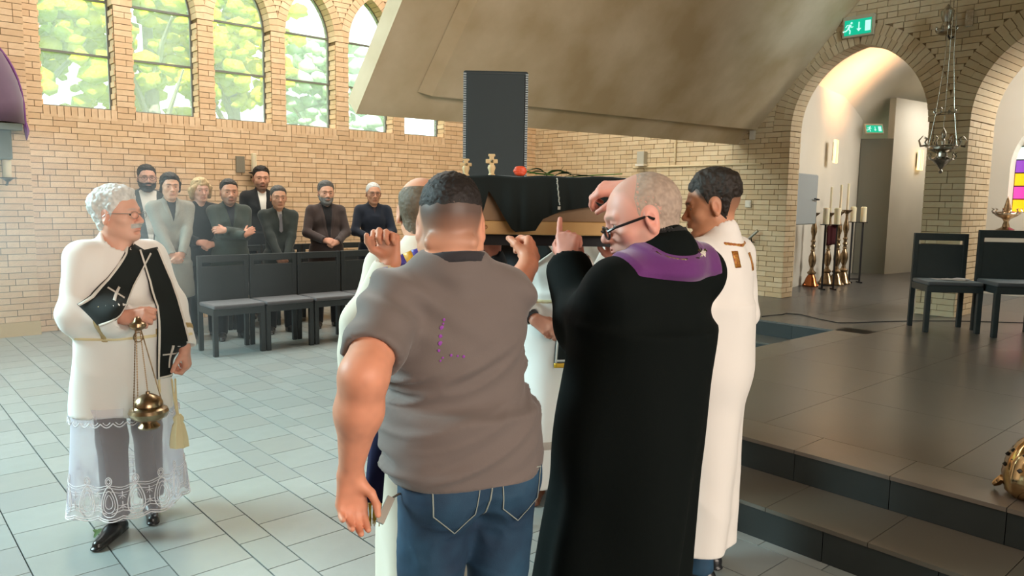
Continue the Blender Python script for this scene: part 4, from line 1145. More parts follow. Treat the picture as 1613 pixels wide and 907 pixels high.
for (a, b, w, ar) in (((-.06, 0, .0), (.02, .01, .022), .016, .012), ((-.05, .01, .002), (.05, -.01, .010), .017, .018), ((-.02, .0, .0), (.07, .02, .004), .014, .014), ((0, 0, .01), (.025, .0, .045), .006, .0), ((.02, 0, .0), (.12, .0, .004), .010, .008), ((.05, .01, 0), (.16, .01, .002), .009, .008), ((-.01, -.01, .004), (.06, -.02, .014), .012, .01)):
    leaf(bq, a, b, w, ar)
m = MB(); m.tube([(.04, .02, .002), (.13, .02, .010), (.26, .02, .018)], .0025, 6); m.build('stem', M_GREEN, bq, True)
# beaded chain hanging over the edge
m = MB()
for i in range(17): m.lathe([(0, -.0038), (.0036, 0), (0, .0038)], 8, center=(.012+.0007*i+.001*math.sin(i*1.7), -.262, .216-i*.0060))
m.box((.017, -.268, .100), (.027, -.262, .112))
o = m.build('bead_chain', mat('pearl_bead', S(214, 214, 204), rough=.3, metal=.4), None, True); o.location = coffin.location; o.rotation_euler = coffin.rotation_euler; tag(o, 'silvery bead chain hanging down the front of the black pall', 'chain')

# ------------------------------------------------------------------ fixtures of the walls
def lit(name, col, st): return mat(name, tuple(c*.25 for c in col), emit=(*col, st))
M_SIGN = lit('sign_green', (.0, .62, .36), .75); M_SIGNW = lit('sign_white', (.55, 1.0, .86), 1.0); M_SIGNF = mat('sign_housing', S(186, 176, 150), rough=.5)
def exit_sign(name, loc, rz, tilt, w, h, label):
    t = empty(name, loc, rz, label, 'sign'); t.rotation_euler = (tilt, 0, rz)
    # local: face looks -y
    o = MB().box((-w/2, 0, -h/2), (w/2, .05, h/2)).build('housing', M_SIGNF, t); bevel(o, .006)
    ww, hh = w*.43, h*.37
    MB().box((-ww, -.004, -hh-.008), (ww, 0.001, hh-.012)).build('green_panel', M_SIGN, t)
    # running figure, arrow and door
    m = MB(); u = h
    def P(x, z): return (x*u, -.006, z*u-.010)
    def stroke(pts, wd): m.tube([P(*p) for p in pts], wd*u*.5, 6)
    c0 = -.42*w/h*.8
    m.lathe([(0, -.003), (.055*u, 0), (0, .003)], 12, M=Matrix.Translation(P(c0+.20, .21)) @ Matrix.Rotation(R(90), 4, 'X'))
    stroke([(c0+.16, .14), (c0+.06, -.04)], .11)
    stroke([(c0+.14, .13), (c0+.0, .14), (c0-.08, .03)], .045); stroke([(c0+.15, .12), (c0+.22, .0), (c0+.29, .04)], .045)
    stroke([(c0+.06, -.04), (c0-.05, -.14), (c0-.2, -.16)], .06); stroke([(c0+.07, -.05), (c0+.15, -.14), (c0+.14, -.30)], .06)
    m.build('running_figure', M_SIGNW, t)
    m = MB(); m.box(P(.035, -.10)[:1]+(-.008,)+P(.035, -.10)[2:], P(.085, .22)[:1]+(-.004,)+P(.085, .22)[2:])
    m.prism([P(-.06, -.08), P(.18, -.08), P(.06, -.22)], (0, .003, 0)); m.build('arrow', M_SIGNW, t)
    m = MB(); a = P(.36, -.24); b = P(.62, .24); m.box((a[0], -.008, a[2]), (b[0], -.004, b[2])); m.build('door_symbol', M_SIGNW, t)
    return t
exit_sign('exit_sign', (XR-.055, 4.385, 3.82), R(-90), 0, .385, .255, 'lit green emergency exit sign with running figure above the near brick arch')
exit_sign('exit_sign', (14.2, 6.10, 3.02), R(-40), R(-25), .34, .20, 'small tilted green exit sign above the grey chapel partition')
def wall_lamp(loc, rz, label):
    t = empty('wall_lamp', loc, rz, label, 'lamp', 'chapel wall lamps')
    o = MB().box((-.085, -.05, -.19), (.085, -.012, .19)).build('lamp_shade', lit('warm_lamp_glass', (1.0, .66, .28), 2.6), t); bevel(o, .008)
    MB().box((-.07, -.012, -.15), (.07, .0, .15)).build('back_plate', M_BRASSOLD, t)
    for k in (-.03, .03): MB().box((k-.004, -.054, -.188), (k+.004, -.050, .188)).build('rib', M_BRASSOLD, t)
    ld = bpy.data.lights.new('lamp_glow', 'POINT'); ld.energy = 2.0; ld.color = (1, .72, .4); ld.shadow_soft_size = .1; lo = bpy.data.objects.new('lamp_glow', ld); link(lo, t); lo.location = (0, -.16, 0); return t
p1, p2 = Vector((10.76, 5.66, 0)), Vector((14.42, 6.32, 0)); dr = (p2-p1).normalized(); rzw = math.atan2(dr.y, dr.x)
wall_lamp((12.33, 5.93, 2.50), rzw, 'lit warm rectangular wall lamp left of the chapel partition')
p3, p4 = Vector((14.66, 5.93, 0)), Vector((17.2, 5.62, 0)); dr2 = (p4-p3).normalized()
wall_lamp((15.55, 5.80, 2.50), math.atan2(dr2.y, dr2.x), 'lit warm wall lamp half hidden behind the brick pier')
# metal cabinet on the chapel wall
cb = empty('wall_cabinet', (10.62, 5.50, 1.70), rzw+R(-2), 'grey metal wall cabinet with two hinges and a handle', 'cabinet')
o = MB().box((-.50, -.02, -.37), (.44, .12, .37)).build('body', M_GREYPL, cb); bevel(o, .004)
o = MB().box((-.49, -.038, -.36), (.43, -.02, .36)).build('door', M_GREYPL, cb); bevel(o, .003)
for z in (-.28, .30): MB().tube([(-.47, -.045, z-.04), (-.47, -.045, z+.04)], .014, 8).build('hinge', M_METALB, cb, True)
m = MB(); m.tube([(.40, -.04, .0), (.40, -.075, .0), (.22, -.075, .01)], .012, 8); m.build('handle', M_METALB, cb, True)

# small fittings of the arcade wall (plane x = XR)
def yz(px, py):   # a spot on that wall
    d = _f+(px-806.5)/1188*_r-(py-453.5)/1188*_u; t = (XR-CAM[0])/d[0]; p = CAM+d*t; return p[1], p[2]
def on_wall(name, px, py, label, cat):
    y, z = yz(px, py); return empty(name, (XR-.004, y, z), 0, label, cat)
t = on_wall('light_switch', 1180, 321, 'white square light switch on the brick wall right of the boy', 'switch')
o = MB().box((-.03, -.045, -.05), (0, .045, .05)).build('plate', M_WHITEPL, t); bevel(o, .006); o = MB().box((-.036, -.03, -.035), (-.03, .03, .035)).build('rocker', M_WHITEPL, t); bevel(o, .002)
t = on_wall('motion_sensor', 1187, 190, 'white round motion sensor on the brick wall below the concrete vault', 'sensor')
m = MB(); m.lathe([(.07, 0), (.075, .03), (.07, .08), (.05, .12), (.02, .14), (0, .142)], 20, M=Matrix.Rotation(R(-90), 4, 'Y')); m.build('housing', M_WHITEPL, t, True)
m = MB(); m.lathe([(.022, .137), (.015, .147), (0, .15)], 12, M=Matrix.Rotation(R(-90), 4, 'Y')); m.build('lens', M_GREYPL, t, True)
t = on_wall('junction_box', 1187, 213, 'small white upright box on the bricks under the round sensor', 'box')
o = MB().box((-.045, -.038, -.062), (0, .038, .062)).build('cover', M_WHITEPL, t); bevel(o, .006)
t = on_wall('candle_sconce', 1014, 258, 'pale wall sconce with a candle box above the clergyman', 'sconce')
o = MB().box((-.09, -.07, -.005), (0, .07, .19)).build('candle_box', mat('sconce_grey', S(176, 172, 156), rough=.5), t); bevel(o, .005)
o = MB().box((-.11, -.085, -.04), (0, .085, -.005)).build('shelf', M_WHITEPL, t); bevel(o, .005)
y0, z0 = yz(1200, 258); y1, z1 = yz(1072, 262); m = MB(); m.tube([(XR-.025, y0, z0), (XR-.025, (y0+y1)/2, (z0+z1)/2+.003), (XR-.025, y1+.9, z1-.0)], .014, 8); 
o = m.build('conduit_pipe', mat('painted_pipe', S(206, 188, 150), rough=.6), None, True); tag(o, 'cream painted horizontal pipe along the brick wall above the boy', 'pipe')
y0, z0 = yz(1066, 212); y1, z1 = yz(1065, 256); o = MB().tube([(XR-.02, y0, z0+.2), (XR-.02, y0, z1)], .016, 8).build('conduit_pipe', bpy.data.materials['painted_pipe'], None, True); tag(o, 'cream painted vertical pipe on the bricks under the vault edge', 'pipe')
y0, z0 = yz(1199, 363); y1, z1 = yz(1150, 402); hr = empty('handrail', (0, 0, 0), 0, 'slanting steel handrail fixed to the bricks behind the boy', 'handrail')
MB().tube([(XR-.09, y0, z0), (XR-.09, y1+.35, z1-.34)], .022, 12).build('rail', mat('brushed_steel', S(190, 186, 176), rough=.3, metal=1), hr, True)
for q in (.12, .75): MB().tube([(XR-.09, y0+(y1+.35-y0)*q, z0+(z1-.34-z0)*q-.02), (XR-.06, y0+(y1+.35-y0)*q, z0+(z1-.34-z0)*q-.08), (XR, y0+(y1+.35-y0)*q, z0+(z1-.34-z0)*q-.08)], .008, 8).build('bracket', M_METALB, hr, True)

# candle sconces of the nave
cs = empty('candle_sconce', (4.21, YW-.01, 1.96), 0, 'candle on a small bracket with dark board, on the wall behind the crowd', 'sconce')
o = MB().box((-.17, -.02, -.02), (-.05, .012, .20)).build('back_board', mat('weathered_board', S(130, 124, 108), rough=.7), cs); bevel(o, .004)
m = MB(); m.lathe([(.034, 0), (.036, .01), (.036, .245), (.028, .252), (0, .25)], 18, center=(.045, -.09, -.01)); m.build('candle', M_CANDLE, cs, True)
m = MB(); m.lathe([(.02, -.03), (.055, -.022), (.075, -.010), (.07, -.006), (0, -.010)], 18, center=(.045, -.09, -.005)); m.tube([(.045, -.09, -.03), (.045, -.05, -.07), (.045, .01, -.08)], .009, 8); m.build('drip_tray', M_METALB, cs, True)
cs = empty('candle_sconce', (1.40, YP-.01, 1.80), 0, 'candle on an iron tray on the left brick pier, below the purple veil', 'sconce')
m = MB(); m.lathe([(.040, 0), (.042, .01), (.042, .185), (.034, .192), (0, .19)], 18, center=(0, -.12, -.01)); m.build('candle', M_CANDLE, cs, True)
m = MB(); m.lathe([(.02, -.05), (.05, -.022), (.095, -.012), (.09, -.006), (0, -.010)], 18, center=(0, -.12, -.005)); m.tube([(0, -.12, -.05), (0, -.06, -.09), (0, .01, -.09)], .011, 8); m.build('drip_tray', M_METALB, cs, True)
# veiled station on the left pier
vs = empty('veiled_canopy', (.87, YP-.01, 2.38), 0, 'rounded canopy under a purple veil on the left brick pier', 'canopy')
V, F, n, k_ = [], [], 18, 10
for i in range(n+1):
    a = math.pi*i/n
    for j in range(k_+1):
        t_ = j/k_; rx = .74*(1-.10*t_)+.01*math.sin(9*a+3*t_); zz = 1.06*math.sin(a)**.75-.0
        q_ = math.cos(t_*math.pi/2); V.append((rx*math.cos(a)*(.12+.88*q_), -.42*math.sin(t_*math.pi/2), zz*(.10+.90*q_)))
for i in range(n):
    for j in range(k_): F.append((i*(k_+1)+j, (i+1)*(k_+1)+j, (i+1)*(k_+1)+j+1, i*(k_+1)+j+1))
M_VEIL = mat('purple_veil', S(92, 72, 96), rough=.8, sheen=.3, var=(3, .5, S(110, 84, 110)))
o = add('veil', V, F, M_VEIL, vs, True); _sm = o.modifiers.new('th', 'SOLIDIFY'); _sm.thickness = .012
m = MB(); m.tube([(.74*math.cos(a), -.02-.0*math.sin(a), 1.06*math.sin(a)**.75) for a in np.linspace(0.001, math.pi*.5, 14)]+[], .016, 6); m.tube([(.74, -.02, .02), (.75, -.03, -.07), (.745, -.02, -.17)], [.02, .028, .006], 6); m.build('veil_hem', mat('violet_trim', S(120, 70, 132), rough=.7), vs, True)
V = [(x, y, z) for (x, y, z) in ((-.7, 0, 0), (.70, 0, 0), (.66, -.36, -.02), (-.66, -.36, -.02), (-.7, 0, -.07), (.70, 0, -.07), (.66, -.36, -.09), (-.66, -.36, -.09))]
add('shelf', V, [(0, 1, 2, 3), (7, 6, 5, 4), (0, 4, 5, 1), (1, 5, 6, 2), (2, 6, 7, 3), (3, 7, 4, 0)], mat('grey_green_stone', S(104, 112, 104), rough=.7, var=(5, .5, S(84, 94, 88)), bump=(20, .3, .004)), vs)
o = MB().box((-.3, -.20, -.40), (.58, 0, -.07)).build('relief_block', bpy.data.materials['grey_green_stone'], vs); bevel(o, .02)

# ------------------------------------------------------------------ candlesticks and candle stands in the chapel
prof = [(.0, 0), (.13, 0), (.135, .02), (.115, .05), (.10, .075), (.085, .12), (.055, .17), (.075, .19), (.075, .205), (.04, .23), (.030, .27), (.05, .31), (.066, .37), (.060, .43), (.036, .48), (.028, .50), (.042, .515), (.028, .53), (.030, .555), (.045, .575), (.028, .60), (.030, .63), (.044, .65), (.026, .67), (.030, .72), (.052, .78), (.050, .84), (.030, .90), (.022, .97), (.026, 1.0), (.05, 1.02), (.085, 1.045), (.088, 1.055), (.03, 1.05), (.0, 1.05)]
labels = ['tall turned brass candlestick nearest the brick jamb, copper-red foot', 'tall turned brass candlestick behind the first iron stand', 'tall turned brass candlestick beside the dark red veil', 'tall turned brass candlestick farthest from the brick jamb']
spots = [(1277, 451, 1.0), (1301, 448, 1.0), (1316, 449, 1.02), (1327, 447, 1.04)]
def plat(px, py):
    d = _f+(px-806.5)/1188*_r-(py-453.5)/1188*_u; t = (H2-CAM[2])/d[2]; p = CAM+d*t; return p
for (px, py, sc), lb in zip(spots, labels):
    p = plat(px, py); t = empty('candlestick', (p[0], p[1], H2), 0, lb, 'candlestick', 'brass candlesticks in the chapel'); t.scale = (.88*sc,)*2+(1.10*sc,)
    m = MB(); m.lathe([(0, 0), (.13, 0), (.135, .02), (.115, .05), (.10, .075), (.085, .12), (.055, .17)], 3*8, wob=lambda a, z: 1+.10*math.cos(3*a)*(1 if z < .14 else 0)); 
    for k in range(3): a = R(30+120*k); m.lathe([(0, -.02), (.022, 0), (0, .03)], 10, center=(.125*math.cos(a), .125*math.sin(a), .02))
    m.build('foot', mat('copper_brass_foot', S(176, 104, 62), rough=.2, metal=1) if px == 1277 else M_BRASSOLD, t, True)
    m = MB(); m.lathe(prof[6:], 22); m.build('stem', M_BRASSOLD, t, True)
    m = MB(); m.lathe([(.021, 1.045), (.021, 1.42), (.012, 1.43), (0, 1.43)], 14); m.build('candle', M_CANDLE, t, True)
stands = [((1297, 456), (1310, 453), (1307, 351)), ((1341, 446), (1349, 441), (1346, 350))]
def candle_stand(px, py, h, label, ncan, rz):
    p = plat(px, py); t = empty('candle_stand', (p[0], p[1], H2), rz, label, 'candle stand', 'black iron candle stands'); 
    for q in (-.085, .085):
        MB().box((q-.012, -.012, .0), (q+.012, .012, h)).build('leg', M_METALB, t)
        MB().box((q-.010, -.10, .0), (q+.010, .10, .02)).build('foot', M_METALB, t)
        m = MB(); m.lathe([(0, 0), (.075, 0), (.078, .012), (0, .012)], 16, center=(q, 0, h)); m.build('tray', M_METALB, t, True)
        m = MB(); m.lathe([(.046, .012), (.047, .25), (.03, .262), (0, .255)], 16, center=(q, 0, h)); m.build('candle', M_CANDLE, t, True)
    MB().box((-.085, -.008, .05), (.085, .008, .07)).build('crossbar', M_METALB, t)
    return t
s1 = candle_stand(1303, 456, .98, 'black iron stand with two thick candles and dark red veil', 2, R(-42))
s2 = candle_stand(1345, 445, 1.0, 'black iron stand with two thick candles next to the grey partition', 2, R(-42))
m = MB(); V, F = [], []
for i in range(7):
    for j in range(7): V.append((-.07+.14*i/6, -.02-.010*math.sin(i*2.1), .98-.05*j-.01*math.sin(i)))
for i in range(6):
    for j in range(6): F.append((i*7+j, (i+1)*7+j, (i+1)*7+j+1, i*7+j+1))
o = add('veil', V, F, cloth(S(74, 26, 30)) if 'cloth' in globals() else mat('red_cloth', S(74, 26, 30), rough=.85), s1, True); _sm = o.modifiers.new('th', 'SOLIDIFY'); _sm.thickness = .006; o['label'] = 'dark red veil'

# white post at the foot of the brick jamb
p = plat(1243, 466); o = MB().box((p[0]-.02, p[1]-.03, H2), (p[0]+.02, p[1]+.03, H2+.20)).build('skirting_post', M_WHITEPL); bevel(o, .004); tag(o, 'short white post at the foot of the brick jamb', 'post')
# cable across the platform
pts = [plat(x, y) for x, y in ((1200, 499), (1216, 497), (1232, 496), (1238, 494), (1262, 496), (1290, 503), (1320, 509), (1345, 509), (1390, 507), (1440, 506), (1500, 506), (1613, 509))]
m = MB(); m.tube([(q[0], q[1], H2+.006) for q in pts], .0055, 6); o = m.build('floor_cable', mat('black_cable', (.012, .012, .012), rough=.5), None, True); tag(o, 'thin black cable snaking over the platform slabs to the chairs', 'cable')

# ------------------------------------------------------------------ hanging sanctuary lamps before the pier
def crown(m, z, r, n, h, rr=.006):
    m.tube([(r*math.cos(a), r*math.sin(a), z) for a in np.linspace(0, 2*math.pi, 25)[:-1]], rr, 6, closed=True)
    for k in range(n):
        a = 2*math.pi*k/n; x, y = r*math.cos(a), r*math.sin(a)
        m.tube([(x, y, z), (x*1.15, y*1.15, z+h*.45), (x*1.02, y*1.02, z+h*.8), (x*1.2, y*1.2, z+h)], [rr*1.3, rr, rr*1.4, rr*.4], 5)
def hanging_lamp(px, py, d, ztop, label, sc=1.0):
    p = PX(px, py, d); t = empty('sanctuary_lamp', tuple(p), 0, label, 'lamp', 'hanging silver lamps'); t.scale = (sc,)*3
    m = MB(); m.lathe([(0, -.24), (.012, -.235), (.022, -.215), (.010, -.195), (.03, -.17), (.07, -.12), (.11, -.085), (.10, -.075), (.055, -.06), (.05, -.02), (.10, .0), (.13, .02), (.135, .04), (.10, .05), (0, .05)], 22, wob=lambda a, z: 1+.04*math.cos(9*a)); m.build('bowl', M_SILVER, t, True)
    m = MB(); crown(m, -.09, .12, 10, .07); m.build('lower_crown', M_SILVER, t, True)
    m = MB(); crown(m, .05, .16, 8, .10, .008)
    for k in range(4): a = R(45+90*k); m.tube([(.16*math.cos(a), .16*math.sin(a), .06), (.23*math.cos(a), .23*math.sin(a), .05), (.25*math.cos(a), .25*math.sin(a), .11), (.21*math.cos(a), .21*math.sin(a), .16)], [.01, .013, .009, .004], 6)
    m.build('upper_crown', M_SILVER, t, True)
    m = MB(); m.lathe([(.018, .05), (.022, .11), (.014, .13), (.03, .16), (.026, .20), (.008, .23), (0, .25)], 14); m.build('finial', M_SILVER, t, True)
    m = MB(); m.tube([(.24, .0, .05), (.24, .0, .20)], .022, 8); m.build('drop_ornament', M_BRASSOLD, t, True)
    m = MB(); crown(m, .40, .10, 8, .05); m.build('chain_ring', M_SILVER, t, True)
    H = (ztop-p.z)/sc
    for k in range(3):
        a = R(20+120*k); x, y = .15*math.cos(a), .15*math.sin(a)
        m = MB(); m.tube([(x, y, .06), (x*.66, y*.66, .40), (x*.3, y*.3, 1.0), (x*.1, y*.1, H*.75), (0, 0, H)], .0035, 6); m.build('chain', M_SILVER, t, True)
    return t
hanging_lamp(1484, 238, 8.1, 5.95, 'large ornate silver lamp hanging before the brick pier on three chains', 1.0)
p = PX(1503, 40, 8.8); t = empty('silver_lantern', (XR-.22, p.y*0+yz(1503, 40)[0], yz(1503, 40)[1]), 0, 'small silver lantern fixed high on the brick pier beside the second arch', 'lantern')
m = MB(); m.lathe([(0, -.14), (.06, -.135), (.10, -.11), (.05, -.09), (.06, -.05), (.04, .0), (.06, .05), (.07, .12), (.03, .16), (0, .2)], 20); m.build('body', M_SILVER, t, True)
m = MB(); crown(m, -.10, .10, 8, .05); m.build('rim', M_SILVER, t, True)
m = MB(); m.tube([(.0, .0, -.12), (.12, 0, -.16), (.24, 0, -.12)], .012, 8); m.build('bracket', M_METALB, t, True)
o = MB().box((.19, -.20, -.04), (.21, -.12, .14)).build('side_plate', M_SILVER, t); bevel(o, .003)

# ------------------------------------------------------------------ brass stand at the right edge of the platform
p = plat(1634, 784); t = empty('brass_stand', (p[0], p[1], H2), R(20), 'polished brass stand with pierced claw foot at the lower right edge', 'stand')
m = MB(); m.lathe([(.0, .0), (.10, .0), (.135, .03), (.145, .09), (.13, .17), (.095, .235), (.05, .28), (.035, .30), (.06, .32), (.04, .345), (.03, .37), (0, .38)], 30, wob=lambda a, z: 1+.05*math.cos(6*a)); m.build('pierced_foot', mat('bright_brass', S(214, 186, 140), rough=.12, metal=1, var=(9, .6, S(160, 110, 60))), t, True)
for k in range(3):
    a = R(195+120*k); x, y = math.cos(a), math.sin(a)
    m = MB(); m.tube([(x*.10, y*.10, .05), (x*.14, y*.14, .05), (x*.155, y*.155, .03), (x*.17, y*.17, .016)], [.022, .020, .017, .010], 8); m.build('claw', bpy.data.materials['bright_brass'], t, True)
m = MB()
for k in range(18):
    a = 2*math.pi*k/18; 
    for (zz, rr) in ((.14, .136), (.175, .124), (.205, .108)): 
        if (k+int(zz*100)) % 2: m.lathe([(0, -.012), (.011, 0), (0, .012)], 8, center=(rr*math.cos(a), rr*math.sin(a), zz))
o = m.build('piercing', M_DARK, t, True); o['kind'] = 'stuff'
m = MB(); m.lathe([(.018, .36), (.02, .60), (.035, .62), (.018, .64), (.018, .80), (0, .8)], 14); m.build('stem', bpy.data.materials['bright_brass'], t, True)
m = MB(); m.tube([(0, 0, .62), (-.07, .05, .60), (-.13, .09, .66), (-.16, .11, .70)], [.012, .022, .018, .003], 8); m.tube([(-.13, .09, .66), (-.18, .12, .69)], [.010, .002], 6); m.build('leaf_arm', M_BRASS, t, True)

# ------------------------------------------------------------------ second chapel bay: wall with an arched stained-glass window
wx = 13.6
def yzx(px, py, X):
    d = _f+(px-806.5)/1188*_r-(py-453.5)/1188*_u; t = (X-CAM[0])/d[0]; p = CAM+d*t; return p[1], p[2]
ya, za = yzx(1585, 334, wx); yb_, zb_ = yzx(1613, 205, wx); HWI = .62; yc = ya-HWI; zsp = yzx(1590, 262, wx)[1]; zap = zsp+.72
m = MB()
def wallrect(y0, y1, z0, z1): m.box((wx, y0, z0), (wx+.3, y1, z1))
wallrect(ya, 4.6, .3, 5.2); wallrect(-3, yc-HWI, .3, 5.2); wallrect(yc-HWI, ya, .3, za); wallrect(yc-HWI, ya, zap, 5.2)
N = 10
for sgn in (-1, 1):
    for i in range(N):
        a0, a1 = i/N*math.pi/2, (i+1)/N*math.pi/2; z0, z1 = zsp+.72*math.sin(a0), zsp+.72*math.sin(a1); y0, y1 = yc+sgn*HWI*math.cos(a0), yc+sgn*HWI*math.cos(a1); e = yc+sgn*HWI
        q = [(wx, y0, z0), (wx, e, z0), (wx, e, z1), (wx, y1, z1)]; m.prism(q if sgn > 0 else q[::-1], (.3, 0, 0))
o = m.build('wall_chapel_south', M_PLASTER); tag(o, kind='structure')
win = empty('window_7', (wx+.25, yc, za)); tag(win, kind='structure')
cols = [S(200, 240, 240), S(214, 60, 150), S(240, 170, 20), S(180, 230, 240), S(220, 70, 60), S(120, 60, 160), S(250, 210, 60), S(220, 244, 240)]
rows_, cols_ = 7, 6; random.seed(5)
for r_ in range(rows_):
    for c_ in range(cols_):
        y0 = -HWI+2*HWI*c_/cols_; y1 = y0+2*HWI/cols_; z0 = (zap-za)*r_/rows_; z1 = (zap-za)*(r_+1)/rows_
        zc = za+(z0+z1)/2; hwz = HWI if zc < zsp else HWI*math.sqrt(max(1-((zc-zsp)/.72)**2, 0))
        if abs((y0+y1)/2) > hwz: continue
        ci = random.choice([0, 3, 7]) if r_ > 3 else random.choice([1, 2, 4, 5, 6, 2, 1])
        MB().box((0, y0+.008, z0+.008), (.008, y1-.008, z1-.008)).build('pane', mat('stained_glass_%d_%d' % (r_, c_), cols[ci], rough=.3, emit=(*cols[ci], 1.0)), win)
m = MB()
for c_ in range(cols_+1): y0 = -HWI+2*HWI*c_/cols_; m.box((-.004, y0-.008, 0), (.012, y0+.008, zap-za))
for r_ in range(rows_+1): z0 = (zap-za)*r_/rows_; m.box((-.004, -HWI, z0-.008), (.012, HWI, z0+.008))
m.build('lead_bars', M_METALB, win)
p = (wx-.55, ya-.16, za-.02); t = empty('altar_ornament', p, 0, 'ornate brass and crystal ornament before the stained glass window', 'ornament')
m = MB(); m.lathe([(.10, -.25), (.12, -.24), (.05, -.20), (.03, -.12), (.05, -.08), (.12, -.04), (.16, 0), (.15, .02), (.05, .04), (.04, .10), (.02, .20), (0, .26)], 20, wob=lambda a, z: 1+.06*math.cos(10*a)); m.build('stem', M_BRASSOLD, t, True)
m = MB(); crown(m, .0, .17, 12, .08, .009); m.build('crown', M_SILVER, t, True)
o = MB().box((p[0]-.3, p[1]-.7, H2), (p[0]+.3, p[1]+.2, p[2]-.25)).build('side_altar', M_PLASTER); tag(o, 'pale plastered side altar below the stained glass window', 'altar')

# ------------------------------------------------------------------ trees outside the nave windows
M_LEAFY = [mat('sunlit_foliage_%d' % i, c, rough=.8, var=(1.6, .9, c2), bump=(5, .6, .1)) for i, (c, c2) in enumerate(((S(206, 214, 10), S(130, 170, 10)), (S(230, 226, 60), S(176, 200, 30)), (S(200, 224, 190), S(150, 190, 170)), (S(236, 240, 200), S(180, 206, 170))))]
M_BARK = mat('tree_bark', S(130, 138, 128), rough=.9, bump=(8, .5, .05))
tl = [(2.3, 15.2, 4.9, 1.5, 0, 'yellow-green leafy tree outside the first nave window'), (4.6, 15.6, 5.2, 1.6, 0, 'yellow-green leafy tree outside the second nave window'), (6.4, 16.2, 5.4, 1.35, 1, 'pale yellow tree outside the third nave window'), (8.9, 16.6, 4.3, 1.2, 2, 'pale bluish-green tree outside the fourth nave window')]
for (x, y, z, r_, k, lb) in tl:
    t = empty('tree', (x, y, 0), 0, lb, 'tree', 'trees outside the nave windows'); rs_ = np.random.RandomState(int(x*10))
    m = MB(); m.tube([(0, 0, 0), (.05, 0, 2.2), (-.05, 0, z)], [.20, .16, .08], 9); 
    for b in range(4): a = rs_.rand()*6.3; m.tube([(0, 0, 2.4+b*.4), (.6*math.cos(a), .6*math.sin(a), 3.2+b*.4), (1.1*math.cos(a), 1.1*math.sin(a), 3.9+b*.3)], [.07, .05, .02], 6)
    m.build('trunk', M_BARK, t, True)
    Vs, Fs, b0 = [], [], 0
    for i in range(330):
        d = unit(rs_.randn(3))*r_*rs_.rand()**.38*np.array([1.2, .8, 1.3]); rr = .09+.17*rs_.rand(); v, f = ico(d+np.array([0, 0, z-.3]), rr*np.array([1, 1, .7]), 1, .6); Vs.append(v); Fs.append(f+b0); b0 += len(v)
    quads('crown', np.concatenate(Vs), np.concatenate(Fs), M_LEAFY[k], t)
o = MB().box((-40, 10.6, -.6), (60, 60, -.5)).build('ground', mat('grass_ground', S(120, 140, 60), rough=.9)); tag(o, kind='structure')
# ------------------------------------------------------------------ the people standing between the chair rows
DK = (.012, .009, .007); GREY = (.16, .15, .14)
def beard_mask(lo=-.030, side=1.0):
    def fn(L):
        jawl = np.clip((-.045-L[:, 2])/.012, 0, 1)*np.clip((L[:, 1]+.005)/.02, 0, 1)
        mus = np.exp(-((L[:, 0]/.028)**4+((L[:, 2]+.052)/.0065)**2))*(L[:, 1] > .07)
        lip = np.exp(-((L[:, 0]/.020)**4+((L[:, 2]+.067)/.009)**2))*(L[:, 1] > .07)
        sideb = np.clip((-.01-L[:, 2])/.02, 0, 1)*np.exp(-((L[:, 1]-.018)/.018)**2)*side
        neck = np.clip((L[:, 2]+.15)/.02, 0, 1)
        return np.clip(np.maximum(np.maximum(jawl, sideb)*(1-lip), mus), 0, 1)*neck
    return fn
def beard_dist(L):
    a = np.minimum(-.043-L[:, 2], L[:, 1]+.004); b = np.minimum(np.minimum(-.012-L[:, 2], .026-L[:, 1]), L[:, 1]-.004)
    d = np.maximum(a-np.clip(L[:, 1]-.05, 0, 1)*.2+np.clip(.045-L[:, 1], 0, .03)*.3, b)+.003*vnoise(L*110, 3); mouth = np.sqrt((L[:, 0]/.030)**2+((L[:, 2]+.060)/.016)**2)-1
    d = np.where(L[:, 1] > .05, np.minimum(d, mouth*.015), d); d = np.minimum(d, (L[:, 2]+.135))
    mus = np.minimum(.007-np.abs(L[:, 2]+.051+.12*np.abs(L[:, 0])), .032-np.abs(L[:, 0])); mus = np.where(L[:, 1] > .06, mus, -1)
    return np.maximum(d, mus)*.6

def jacket_open(fig, V, F, N, shirt_mat, vw=.05, vlow=1.12, top=1.47, name='shirt_front', lapel=None, lap_mat=None, placket=None):
    cx = V[:, 0]-fig.chest[0]
    t = np.clip((V[:, 2]-vlow)/(top-vlow), 0, 1.2); d = vw*t-np.abs(cx); d = np.where(V[:, 1] > fig.chest[1]+.02, d, -1); d = np.minimum(d, (V[:, 2]-vlow)*.5)
    P, Q, n2, u = shell(V, F, N, d, .003, slope=.5, under=.003); fig.kids.append((name, P, Q, shirt_mat, None, None))
    if lapel:
        t2 = np.clip((V[:, 2]-vlow)/(top-vlow), 0, 1.0); wd = lapel*np.sin(np.clip(t2*1.15, 0, 1)*math.pi*.62)
        d2 = np.minimum(np.abs(cx)-vw*t2*.95, vw*t2+wd-np.abs(cx)); d2 = np.where(V[:, 1] > fig.chest[1]-.01, d2, -1); d2 = np.minimum(d2, (V[:, 2]-vlow)*.6); d2 = np.minimum(d2, (fig.neck[2]+.02-V[:, 2])*.7)
        P, Q, n2, u = shell(V, F, N, d2, .007, slope=.8, under=.003); fig.kids.append(('lapel', P, Q, lap_mat, None, None))

